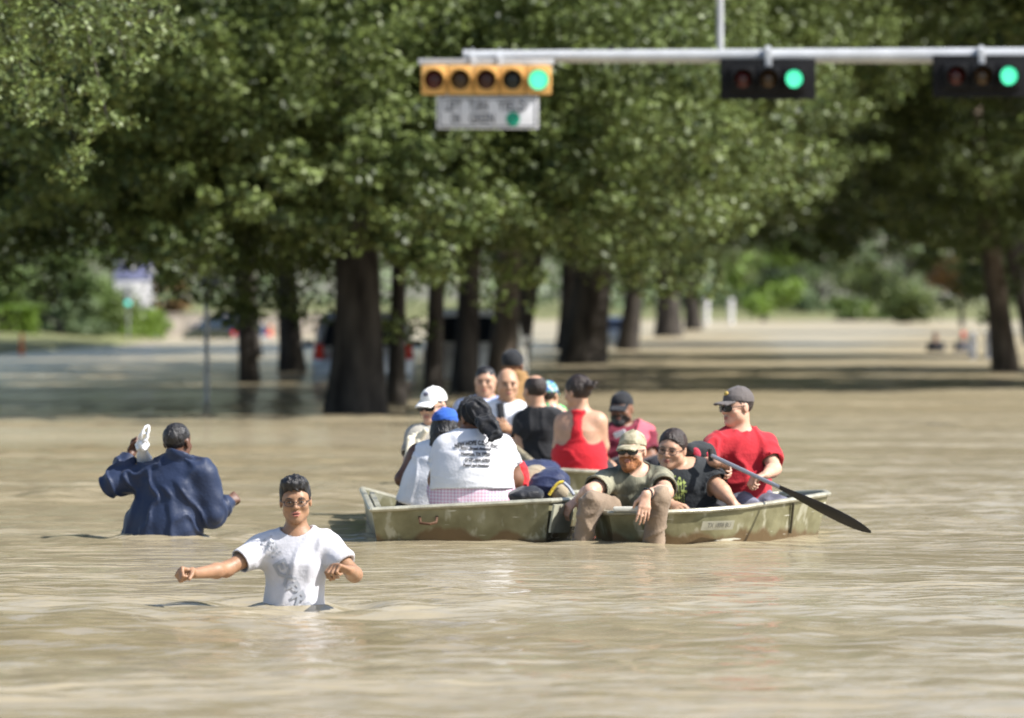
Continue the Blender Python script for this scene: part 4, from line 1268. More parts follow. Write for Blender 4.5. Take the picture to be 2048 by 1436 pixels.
def head_parts(hc, R, s, jaw=1.0, ears=True, nose=1.0, fat=0.0):
    """list of (prim, k, op)"""
    L = lambda x, y, z: hc + s * (np.array([x, y, z]) @ R)
    E = lambda p, r: ellp(L(*p), np.array(r) * s, R)
    C = lambda a, b, ra, rb: cone(L(*a), L(*b), np.array(_pair(ra)) * s, np.array(_pair(rb)) * s, R[0])
    o = [(E((0, -0.014, 0.036), (0.0745, 0.094, 0.084)), 0, '+'),
         (C((0, 0.018, 0.005), (0, 0.045, -0.070), (0.066 + fat, 0.066), (0.043 * jaw + fat, 0.043)), 0.03 * s, '+')]
    for q in (-1, 1):
        o += [(E((q * (0.043 + fat), 0.016, -0.055), (0.026 + fat, 0.035, 0.028)), 0.03 * s, '+'),
              (E((q * 0.043, 0.056, -0.022), (0.025, 0.026, 0.022)), 0.02 * s, '+')]
    o += [(C((-0.034, 0.072, 0.026), (0.034, 0.072, 0.026), 0.013, 0.013), 0.018 * s, '+'),
          (E((0, 0.072, -0.094), (0.023 * jaw, 0.020, 0.016)), 0.022 * s, '+')]
    for q in (-1, 1):
        o.append((E((q * 0.032, 0.100, 0.004), (0.018, 0.016, 0.013)), 0.014 * s, '-'))
    o += [(C((0, 0.082, 0.014), (0, 0.104 * nose, -0.022), 0.0085, 0.0125), 0.010 * s, '+')]
    for q in (-1, 1): o.append((E((q * 0.0125, 0.092, -0.026), (0.009, 0.010, 0.008)), 0.006 * s, '+'))
    o += [(E((0, 0.083, -0.052), (0.025, 0.011, 0.0075)), 0.008 * s, '+'),
          (E((0, 0.080, -0.066), (0.021, 0.012, 0.0085)), 0.008 * s, '+'),
          (E((0, 0.096, -0.0585), (0.019, 0.008, 0.0022)), 0.004 * s, '-')]
    if ears:
        for q in (-1, 1):
            o += [(E((q * 0.080, -0.012, -0.004), (0.009, 0.020, 0.031)), 0.010 * s, '+'),
                  (E((q * 0.091, -0.006, -0.002), (0.006, 0.011, 0.019)), 0.005 * s, '-')]
    return o

def hand_parts(wr, f, n, side, curl=(0.5, 0.6, 0.4), s=1.0, thumb=0.4, spread=0.05):
    """wr wrist, f towards the fingers, n out of the palm, side 'R'/'L'"""
    f = nrm(f); n = np.asarray(n, float); n = nrm(n - f * (n @ f))
    t = np.cross(f, n) if side == 'R' else np.cross(n, f)
    o = [(cone(wr + f * 0.018 * s, wr + f * 0.078 * s, (0.030 * s, 0.017 * s), (0.039 * s, 0.014 * s), t), 0.012, '+')]
    lens = [(0.045, 0.027, 0.020), (0.049, 0.030, 0.022), (0.046, 0.028, 0.021), (0.036, 0.022, 0.018)]
    for i, ls in enumerate(lens):
        k = 1.5 - i
        p = wr + f * (0.088 - 0.004 * abs(k - 0.5)) * s + t * k * 0.0195 * s
        a = 0.0; r = 0.0092 if i < 3 else 0.008
        fd = nrm(f + t * k * spread)
        for j in range(3):
            a += curl[j] * (1 + 0.08 * (i - 1))
            dv = fd * math.cos(a) + n * math.sin(a)
            q = p + dv * ls[j] * s
            o.append((cone(p, q, r * s, (r - 0.0009) * s), 0.004 if j else 0.008, '+'))
            p = q; r -= 0.0009
    b = wr + f * 0.026 * s + t * 0.026 * s + n * 0.006 * s
    d1 = nrm(f * 0.70 + t * 0.62 + n * (0.35 + thumb)); d2 = nrm(f * 0.85 + t * (0.25 - 0.6 * thumb) + n * (0.3 + 1.1 * thumb))
    m = b + d1 * 0.042 * s; e = m + d2 * 0.034 * s
    o += [(cone(b - d1 * 0.015 * s, m, 0.0135 * s, 0.0105 * s), 0.010, '+'), (cone(m, e, 0.0105 * s, 0.0085 * s), 0.004, '+')]
    return o

FIST = (1.35, 1.55, 0.9)
GRIP = (0.95, 1.15, 0.8)
LOOSE = (0.35, 0.5, 0.35)

class Person: pass

def run(F, parts):
    for pr, k, op in parts:
        if op == '+': F.add(pr, k)
        else: F.sub(pr, k)

def person(label, d, J, hf, skin, tor=None, tilt=0.0, hs=1.0, h=0.0075, top=None, legs='sit', kz=0.04, bottom=None, arm=1.0, group=None, feats=True,
           hands=None, hair=None, cap=None, glasses=None, beard=None, jaw=1.0, fat=0.0, nose=1.0, face_dir=None, extra=None, leg=1.0, neck_r=0.055, cat='person', mouth_open=False, eye_white=True, bf=None, shoe=None):
    p = Person()
    j = {}
    for k, v in J.items():
        j[k] = W(v[0], v[1], d + (v[2] if len(v) > 2 else 0.0))
    tor = dict(dict(hip=(0.165, 0.115), waist=(0.140, 0.105), chest=(0.160, 0.112), sh=0.055, belly=0.0), **(tor or {}))
    P, N = j['pelvis'], j['neck']
    up = nrm(N - P)
    u = j['shR'] - j['shL']; u = nrm(u - up * (u @ up))
    f = np.cross(up, u)                                     # where the chest faces
    p.f, p.u, p.up, p.j = f, u, up, j
    ff = nrm(np.array([f[0], f[1], 0])) if bf is None else nrm(bf)
    uu = np.cross(ff, (0, 0, 1.0))
    hc = j['head']; R = frame_from(hf, tilt=tilt); p.hc, p.R, p.hs = hc, R, hs
    HL = lambda x, y, z: hc + hs * (np.array([x, y, z]) @ R)
    p.HL = HL
    # default limbs
    for S, q in (('L', -1), ('R', 1)):
        j.setdefault('hip' + S, P + uu * q * tor['hip'][0] * 0.55 - np.array([0, 0, 0.02]))
        if legs == 'stand':
            j.setdefault('kn' + S, j['hip' + S] + np.array([0, 0, -0.43]) + ff * 0.04)
            j.setdefault('an' + S, j['kn' + S] + np.array([0, 0, -0.40]) - ff * 0.03)
        else:
            j.setdefault('kn' + S, j['hip' + S] + ff * 0.36 + np.array([0, 0, kz]) + uu * q * 0.04)
            j.setdefault('an' + S, j['kn' + S] + np.array([0, 0, -0.22]) - ff * 0.05)
    pts = np.array(list(j.values()))
    root = thing('person', label, cat, (P[0], P[1], 0.0), group)
    p.root = root
    # ---------------- body
    Wst = P + (N - P) * 0.36 + f * tor['belly']; Cst = P + (N - P) * 0.70
    sub2 = lambda a, i: (a[0] + i, a[1] + i)
    def torso(i):
        c = tor['chest']
        return [(cone(P - up * 0.02, Wst, sub2(tor['hip'], i), sub2(tor['waist'], i), u), 0.05, '+'),
                (cone(Wst, Cst, sub2(tor['waist'], i), sub2(c, i), u), 0.07, '+'),
                (cone(Cst, N - up * 0.075, sub2(c, i), (c[0] * 0.66 + i, c[1] * 0.66 + i), u), 0.05, '+'),
                (cone(j['shL'], j['shR'], tor['sh'] + i, tor['sh'] + i), 0.06, '+'),
                (cone(N - up * 0.012 - f * 0.01, j['shL'] + u * 0.03, 0.046 + i, 0.046 + i), 0.05, '+'),
                (cone(N - up * 0.012 - f * 0.01, j['shR'] - u * 0.03, 0.046 + i, 0.046 + i), 0.05, '+')]
    body = torso(0.0)
    nk = (neck_r * hs, neck_r * 1.05 * hs)
    body += [(cone(N - up * 0.03, HL(0, -0.022, -0.05), (nk[0] * 1.08, nk[1] * 1.08), nk, u), 0.03, '+')]
    body += [(a, max(b, 0.02) if i < 1 else b, c) for i, (a, b, c) in enumerate(head_parts(hc, R, hs, jaw, True, nose, fat))]
    for S in 'LR':
        sh, el, wr = j['sh' + S], j['el' + S], j['wr' + S]
        mid = el + (wr - el) * 0.3
        body += [(cone(sh, el, 0.054 * arm, 0.040 * arm), 0.04, '+'),
                 (cone(el, mid, 0.040 * arm, 0.041 * arm), 0.025, '+'), (cone(mid, wr, 0.041 * arm, 0.026 * (0.5 + 0.5 * arm)), 0.02, '+')]
        hd = dict(f=wr - el, n=-ff, curl=LOOSE, thumb=0.3); hd.update((hands or {}).get(S, {}))
        body += hand_parts(wr, hd['f'], hd['n'], S, hd['curl'], 1.0 if 'CHILD' not in label else 0.7, hd['thumb'])
        hp, kn, an = j['hip' + S], j['kn' + S], j['an' + S]
        body += [(cone(hp, kn, 0.080 * leg, 0.055 * leg), 0.04, '+'), (cone(kn, an, 0.056 * leg, 0.036 * leg), 0.025, '+'),
                 (cone(an - [0, 0, 0.03], an + ff * 0.15 - [0, 0, 0.045], (0.036, 0.032), (0.04, 0.024), uu), 0.02, '+')]
    lo = np.minimum(pts.min(0), hc - 0.2) - 0.32; hi = np.maximum(pts.max(0), hc + 0.2) + 0.32
    lo = np.minimum(lo, np.min([b[0].lo for b in body], axis=0) - 0.03); hi = np.maximum(hi, np.max([b[0].hi for b in body], axis=0) + 0.03)
    lo = np.maximum(lo, pts.min(0) - 0.36); hi = np.minimum(hi, pts.max(0) + 0.36)
    F = Field(lo, hi, h); run(F, body)
    V, Q = F.mesh()
    O = root_loc(root)
    def put(name, F_, m, parent=root, wr=None):
        V, Q = F_.mesh()
        if wr: V = V + wrinkle(V, Q, *wr)
        o = link(name, fast_mesh(name, V - O, Q), m, parent)
        return o, V, Q
    p.put = put
    p.body = link('body', fast_mesh('body', V - O, Q), skin, root)
    # ---------------- clothes
    if top:
        t = dict(dict(infl=0.012, sleeve=0.55, sr=0.070, hem=0.08, amp=0.008, freq=(7, 7, 5), neck=0.078, hemr=0.006, seed=1, kind='tee', name='shirt', sdrop=0.0), **top)
        F = Field(lo, hi, h * 1.1); run(F, torso(t['infl']))
        hip = tor['hip']
        F.add(cone(P + up * 0.10, P - up * (t['hem'] + 0.1), (hip[0] + t['infl'] + t['hemr'], hip[1] + t['infl'] + t['hemr']), (hip[0] + t['infl'] + t['hemr'] * 2,) + (hip[1] + t['infl'] + t['hemr'] * 2,), u), 0.06)
        F.cut(P - up * t['hem'], -up)
        for S in 'LR':
            sh, el, wr_ = j['sh' + S], j['el' + S], j['wr' + S]
            if t['kind'] in ('tee', 'jacket'):
                sl = t['sleeve']
                if sl <= 1.0:
                    e = sh + (el - sh) * sl; ax = nrm(el - sh)
                    F.add(clip(cone(sh, e + ax * 0.1, tor['sh'] + t['infl'] + 0.004, t['sr'] * arm), e, ax), 0.035)
                    F.sub(cone(e - ax * 0.012, e + ax * 0.2, t['sr'] * arm * 0.82, t['sr'] * arm * 0.86), 0.003)
                else:
                    e = el + (wr_ - el) * (sl - 1); ax = nrm(wr_ - el)
                    F.add(cone(sh, el, tor['sh'] + t['infl'] + 0.012, t['sr'] * arm), 0.05)
                    F.add(clip(cone(el, e + ax * 0.08, t['sr'] * arm, t['sr'] * arm * 0.72), e, ax), 0.03)
                    F.sub(cone(e - ax * 0.02, e + ax * 0.2, t['sr'] * arm * 0.55, t['sr'] * arm * 0.6), 0.006)
            elif t['kind'] == 'tank':
                F.sub(cone(sh - u * (0.02 if S == 'R' else -0.02) - up * 0.02, sh + u * (0.15 if S == 'R' else -0.15) - up * 0.03, 0.085, 0.10), 0.01)
            elif t['kind'] == 'racer':
                q = 1 if S == 'R' else -1
                F.sub(ellp(sh - u * q * 0.018 - f * 0.06 - up * 0.030, (0.080, 0.17, 0.135), np.array([u, f, up])), 0.02)
                F.sub(cone(sh, sh + u * q * 0.15 - up * 0.03, 0.095, 0.10), 0.01)
        nkr = t['neck']
        F.sub(ellp(N + up * 0.045 + f * 0.022, (nkr, nkr * 0.95, 0.075), np.array([u, f, up])), 0.008)
        F.sub(cone(N, N + up * 0.25, nkr * 0.9, nkr * 1.3), 0.008)
        if t['kind'] == 'jacket':
            ring = Field(lo, hi, h)
            ring.add(cone(N - up * 0.02 - f * 0.005, N + up * 0.055 - f * 0.012, 0.092, 0.098), 0)
            ring.sub(cone(N + up * 0.0, N + up * 0.2, 0.074, 0.084), 0.005)
            ring.cut(N + up * 0.055, up + f * 0.25)
            put('collar', ring, t['mat'], root, (0.004, (9, 9, 9), 3))
        if 'mod' in t: t['mod'](F, p)
        p.shirt, p.sV, p.sQ = put(t['name'], F, t['mat'], root, (t['amp'], t['freq'], t['seed'], t.get('ridged', 0.6), t.get('A')))
        p.bvh = BVHTree.FromPolygons([tuple(v) for v in p.sV], [tuple(q) for q in p.sQ])
    if bottom:
        b = dict(dict(infl=0.016, to=1.9, amp=0.009, seed=4, name='trousers', freq=(6, 6, 5), r=1.0), **bottom)
        F = Field(lo, hi, h * 1.7)
        hip = tor['hip']; i = b['infl']
        F.add(cone(P + up * 0.05, P - up * 0.05, (hip[0] + i, hip[1] + i), (hip[0] + i, hip[1] + i), u), 0)
        F.cut(P + up * 0.10, up)
        for S in 'LR':
            hp, kn, an = j['hip' + S], j['kn' + S], j['an' + S]
            if b['to'] <= 1:
                e = hp + (kn - hp) * b['to']; ax = nrm(kn - hp)
                F.add(clip(cone(hp, e + ax * 0.1, 0.08 * leg + i, 0.078 * leg * b['r'] + i), e, ax), 0.04)
            else:
                e = kn + (an - kn) * (b['to'] - 1); ax = nrm(an - kn)
                F.add(cone(hp, kn, 0.08 * leg + i, 0.062 * leg + i), 0.04)
                F.add(clip(cone(kn, e + ax * 0.08, 0.062 * leg + i, 0.056 * leg * b['r'] + i), e, ax), 0.03)
        p.pants, _, _ = put(b['name'], F, b['mat'], root, (b['amp'], b['freq'], b['seed']))
    if shoe is not None:
        for S in 'LR':
            an = j['an' + S]
            F = Field(an - 0.25, an + 0.25, h)
            F.add(cone(an - [0, 0, 0.035] - ff * 0.03, an + ff * 0.16 - [0, 0, 0.05], (0.046, 0.042), (0.05, 0.034), uu), 0)
            F.add(cone(an + [0, 0, 0.05], an - [0, 0, 0.03], 0.048, 0.05), 0.02)
            put('shoe', F, shoe)
    # ---------------- head dress
    def head_field(pad=0.24): return Field(hc - pad, hc + pad, min(h, 0.006))
    EH = lambda c, r: ellp(HL(*c), np.array(r) * hs, R)
    CH = lambda a, b, ra, rb: cone(HL(*a), HL(*b), np.array(_pair(ra)) * hs, np.array(_pair(rb)) * hs, R[0])
    p.EH, p.CH = EH, CH
    if hair:
        st, hm = hair
        F = head_field(0.30)
        def capcut(front=0.066, infl=0.010, topz=0.0, nape=-0.055):
            F.add(EH((0, -0.016, 0.036 + topz), (0.0755 + infl, 0.095 + infl, 0.085 + infl)), 0)
            F.cut(HL(0, 0.070, front), np.array([0, 0.80, -0.60]) @ R)
            F.cut(HL(0, 0, nape), -R[2])
        if st == 'crop':
            capcut(0.062, 0.004)
        elif st == 'short':
            capcut(0.062, 0.012)
        elif st == 'spiky':
            capcut(0.076, 0.009, 0.006)
            F.add(EH((0.006, 0.022, 0.106), (0.060, 0.066, 0.028)), 0.03)
            rng = np.random.default_rng(4)
            for i in range(40):
                a = np.array([rng.uniform(-0.055, 0.055), rng.uniform(-0.06, 0.08), 0.124])
                a[2] -= (a[0] ** 2) * 9 + (max(0, a[1] - 0.03)) * 0.35
                dv = np.array([rng.normal(0.15, 0.35), rng.normal(0.35, 0.35), rng.uniform(0.6, 1.1)]); dv = dv / np.linalg.norm(dv)
                F.add(CH(a, a + dv * rng.uniform(0.020, 0.034), 0.010, 0.003), 0.008)
            for i in range(9):
                x = -0.048 + 0.012 * i
                F.add(CH((x, 0.072 - 8 * x * x, 0.088), (x - 0.008, 0.091 - 9 * x * x, 0.058 + 0.008 * (i % 3)), 0.011, 0.003), 0.006)
        elif st == 'fringe':          # balding: hair round the sides only
            capcut(0.060, 0.006); F.sub(EH((0, -0.01, 0.13), (0.060, 0.085, 0.055)), 0.01)
        elif st == 'bun':
            capcut(0.064, 0.012)
            F.add(EH((0, -0.125, 0.045), (0.036, 0.032, 0.034)), 0.015)
            for q in range(7): F.add(CH((0, -0.14, 0.045), (0.03 * math.sin(q * 2.4), -0.185 - 0.006 * (q % 3), 0.045 + 0.03 * math.cos(q * 1.9)), 0.010, 0.004), 0.006)
        elif st == 'back':
            capcut(0.066, 0.010); F.add(CH((0.03, -0.085, 0.0), (0.075, -0.075, -0.12), 0.042, 0.030), 0.03); F.add(CH((0.075, -0.075, -0.12), (0.085, -0.05, -0.22), 0.03, 0.014), 0.02)
        elif st == 'braids':
            capcut(0.066, 0.010); rng = np.random.default_rng(6)
            for q in range(22):
                a = math.pi * (0.02 + 0.96 * q / 21)
                x, y = -math.cos(a) * 0.082, -0.02 - math.sin(a) * 0.085
                L_ = 0.16 + 0.05 * rng.random()
                F.add(CH((x, y, 0.03), (x * 1.12, y * 1.12, -0.04), 0.010, 0.010), 0.003); F.add(CH((x * 1.12, y * 1.12, -0.04), (x * 1.15 + rng.normal(0, .008), y * 1.1, -L_), 0.010, 0.007), 0.003)
        put('hair', F, hm, root, ({'fringe': 0.001, 'spiky': 0.007}.get(st, 0.006), (48, 48, 18), 8, 0.3))
    if beard is not None:
        F = head_field()
        for pr, k, op in head_parts(hc, R, hs * 1.045, jaw * 1.06, False, 0.8, fat): F.add(pr, k) if op == '+' else F.sub(pr, k)
        F.add(EH((0, 0.070, -0.100), (0.036, 0.030, 0.030)), 0.02)
        F.cut(HL(0, 0.075, -0.036), R[2] + 0.55 * -R[1]); F.cut(HL(0, -0.012, 0), -R[1])
        F.sub(EH((0, 0.105, -0.059), (0.022, 0.03, 0.010)), 0.004)
        put('beard', F, beard, root, (0.003, (50, 50, 30), 5, 0.3))
    if cap:
        cm, bm_ = cap['mat'], cap.get('brim_mat', cap['mat'])
        F = head_field()
        F.add(EH((0, -0.014, 0.046), (0.0845, 0.104, 0.088)), 0)
        F.cut(HL(0, 0, 0.036), np.array([0, 0.08, -1.0]) @ R)
        co, _, _ = put('cap', F, cm, root, (0.002, (14, 14, 14), 3))
        if cap.get('brim', True):
            F = head_field()
            q = cap.get('pitch', -0.22)
            for i in range(7):
                x = -0.06 + 0.02 * i
                F.add(CH((x, 0.055, 0.044 - 1.6 * x * x), (x * 0.86, 0.158 - 9 * x * x, 0.044 + q * 0.10 - 3.2 * x * x), (0.014, 0.0055), (0.014, 0.0045)), 0.010)
            put('brim', F, bm_, co)
            if cap.get('badge') is not None:
                MB().ell(HL(0, 0.079, 0.092), (0.020 * hs, 0.010 * hs, 0.015 * hs), frame_from(R[1] + 0.6 * R[2])).obj('badge', cap['badge'], co)
            MB().ell(HL(0, -0.014, 0.134), (0.008, 0.008, 0.005)).obj('button', cm, co)
    # ---------------- face
    if glasses:
        gm, lm = glasses['mat'], glasses.get('lens')
        g = MB(); n = 22
        a, b, sun_ = (0.026, 0.018, False) if lm is None else (0.031, 0.021, True)
        for q in (-1, 1):
            ring = []
            for i in range(n + 1):
                t_ = 2 * math.pi * i / n
                x = q * 0.034 + a * math.cos(t_) * (1 if abs(math.cos(t_)) < .9 else .98); z = 0.001 + b * math.copysign(abs(math.sin(t_)) ** 0.75, math.sin(t_))
                ring.append(HL(x, 0.108 - 5.5 * x * x, z))
            g.tube(ring, 0.0014 if not sun_ else 0.003, 6, caps=False)
            x0 = q * (0.034 + a)
            g.tube([HL(x0, 0.108 - 5.5 * x0 * x0, 0.006), HL(q * 0.076, 0.055, 0.008), HL(q * 0.084, -0.005, 0.012)], 0.0024, 6)
        g.tube([HL(-0.010, 0.108, 0.005), HL(0, 0.112, 0.008), HL(0.010, 0.108, 0.005)], 0.0024, 6)
        go = g.obj('glasses', gm, root)
        if sun_:
            for q in (-1, 1):
                V = [HL(q * 0.034, 0.112 - 5.5 * 0.034 ** 2, 0.001)]; 
                for i in range(n):
                    t_ = 2 * math.pi * i / n
                    x = q * 0.034 + a * math.cos(t_); z = 0.001 + b * math.copysign(abs(math.sin(t_)) ** 0.75, math.sin(t_)); V.append(HL(x, 0.108 - 5.5 * x * x, z))
                MB().add(V, [(0, 1 + i, 1 + (i + 1) % n) for i in range(n)]).obj('lens', lm, go)
    if feats:
        SK = FACE
        if not (glasses and glasses.get('lens') is not None):
            for q in (-1, 1):
                e = MB().ell(HL(q * 0.032, 0.0795, 0.003), (0.0130 * hs, 0.0105 * hs, 0.0042 * hs), R).obj('eye', SK['white'] if eye_white else SK['dim'], root)
                MB().ell(HL(q * 0.032, 0.0885, 0.003), (0.0048 * hs, 0.0035 * hs, 0.0050 * hs), R).obj('iris', SK['iris'], e)
                MB().tube([HL(q * 0.017, 0.088, 0.003), HL(q * 0.025, 0.0915, 0.0085), HL(q * 0.038, 0.0885, 0.0085), HL(q * 0.047, 0.080, 0.003)], 0.0019 * hs, 6).obj('eyelid', SK['dark'], root)
        for q in (-1, 1):
            MB().tube([HL(q * 0.014, 0.0870, 0.021), HL(q * 0.028, 0.0885, 0.026), HL(q * 0.042, 0.081, 0.025), HL(q * 0.052, 0.071, 0.019)], [0.003 * hs, 0.0042 * hs, 0.0038 * hs, 0.002 * hs], 6).obj('eyebrow', (hair[1] if hair else SK['dark']) if beard is None else beard, root)
        lm_ = SK['lip_dark'] if 'dark' in skin.name else SK['lip']
        if mouth_open:
            MB().ell(HL(0, 0.0905, -0.060), (0.017 * hs, 0.006 * hs, 0.0075 * hs), R).obj('mouth', SK['mouth'], root)
            MB().tube([HL(-0.025, 0.082, -0.0580), HL(-0.010, 0.0945, -0.0515), HL(0.010, 0.0945, -0.0515), HL(0.025, 0.082, -0.0580)], [0.002, 0.0045, 0.0045, 0.002], 6) \
                .tube([HL(-0.023, 0.082, -0.0620), HL(-0.009, 0.0935, -0.0690), HL(0.009, 0.0935, -0.0690), HL(0.023, 0.082, -0.0620)], [0.002, 0.0055, 0.0055, 0.002], 6).obj('lips', lm_, root)
        else:
            MB().tube([HL(-0.024, 0.083, -0.0575), HL(-0.010, 0.0935, -0.0535), HL(0.010, 0.0935, -0.0535), HL(0.024, 0.083, -0.0575)], [0.002, 0.004, 0.004, 0.002], 6) \
                .tube([HL(-0.022, 0.083, -0.060), HL(-0.009, 0.0925, -0.065), HL(0.009, 0.0925, -0.065), HL(0.022, 0.083, -0.060)], [0.002, 0.0045, 0.0045, 0.002], 6).obj('lips', lm_, root)
    return p

def project(p, V, F, name, m, anchor, right, up, direc, off=0.003, cuts=0):
    """lay flat geometry (V in xy) onto the shirt of person p"""
    right, up, direc = nrm(right), nrm(up), nrm(direc)
    bm = bmesh.new()
    vs = [bm.verts.new((v[0], v[1], 0)) for v in V]
    for f in F:
        try: bm.faces.new([vs[i] for i in f])
        except ValueError: pass
    bmesh.ops.triangulate(bm, faces=bm.faces[:])
    for _ in range(3):
        long_ = [e for e in bm.edges if e.calc_length() > 0.016]
        if not long_: break
        bmesh.ops.subdivide_edges(bm, edges=long_, cuts=1)
        bmesh.ops.triangulate(bm, faces=bm.faces[:])
    O = root_loc(p.root)
    bad = []
    for v in bm.verts:
        q = anchor + v.co.x * right + v.co.y * up - direc * 0.6
        hit = p.bvh.ray_cast(Vector(q), Vector(direc), 1.6)
        if hit[0] is None: bad.append(v); continue
        v.co = hit[0] + hit[1] * off - Vector(O)
        if hit[1].dot(Vector(direc)) > 0: v.co = hit[0] - hit[1] * off - Vector(O)
    bmesh.ops.delete(bm, geom=bad, context='VERTS')
    me = bpy.data.meshes.new(name); bm.to_mesh(me); bm.free()
    return link(name, me, m, p.root)

def gingham(name):
    m, nt, b = new_mat(name)
    N, L = nt.nodes, nt.links
    tc = N.new('ShaderNodeTexCoord'); sp = N.new('ShaderNodeSeparateXYZ'); L.new(tc.outputs['Object'], sp.inputs[0])
    outs = []
    for ax in ('X', 'Z'):
        mu = N.new('ShaderNodeMath'); mu.operation = 'MULTIPLY'; mu.inputs[1].default_value = 48; L.new(sp.outputs[ax], mu.inputs[0])
        fr = N.new('ShaderNodeMath'); fr.operation = 'FRACT'; L.new(mu.outputs[0], fr.inputs[0])
        gt = N.new('ShaderNodeMath'); gt.operation = 'GREATER_THAN'; gt.inputs[1].default_value = 0.5; L.new(fr.outputs[0], gt.inputs[0]); outs.append(gt)
    ad = N.new('ShaderNodeMath'); ad.operation = 'ADD'; L.new(outs[0].outputs[0], ad.inputs[0]); L.new(outs[1].outputs[0], ad.inputs[1])
    hf = N.new('ShaderNodeMath'); hf.operation = 'MULTIPLY'; hf.inputs[1].default_value = 0.5; L.new(ad.outputs[0], hf.inputs[0])
    rp = N.new('ShaderNodeValToRGB'); rp.color_ramp.elements[0].color = (0.74, 0.68, 0.73, 1); rp.color_ramp.elements[1].color = (0.62, 0.33, 0.44, 1)
    L.new(hf.outputs[0], rp.inputs[0]); L.new(rp.outputs[0], b.inputs['Base Color']); b.inputs['Roughness'].default_value = 0.85
    return m

def spots(name, base, cols, scale=22, thr=0.45):
    m, nt, b = new_mat(name)
    N, L = nt.nodes, nt.links
    tc = N.new('ShaderNodeTexCoord'); v = N.new('ShaderNodeTexVoronoi'); v.inputs['Scale'].default_value = scale
    L.new(tc.outputs['Object'], v.inputs['Vector'])
    rp = N.new('ShaderNodeValToRGB'); rp.color_ramp.interpolation = 'CONSTANT'
    sp = N.new('ShaderNodeSeparateColor'); L.new(v.outputs['Color'], sp.inputs[0]); L.new(sp.outputs[0], rp.inputs[0])
    e = rp.color_ramp.elements; e[0].color = (*base, 1); e[1].position = thr; e[1].color = (*cols[0], 1)
    for i, c in enumerate(cols[1:]):
        q = e.new(thr + (1 - thr) * (i + 1) / len(cols)); q.color = (*c, 1)
    L.new(rp.outputs[0], b.inputs['Base Color']); b.inputs['Roughness'].default_value = 0.85
    return m

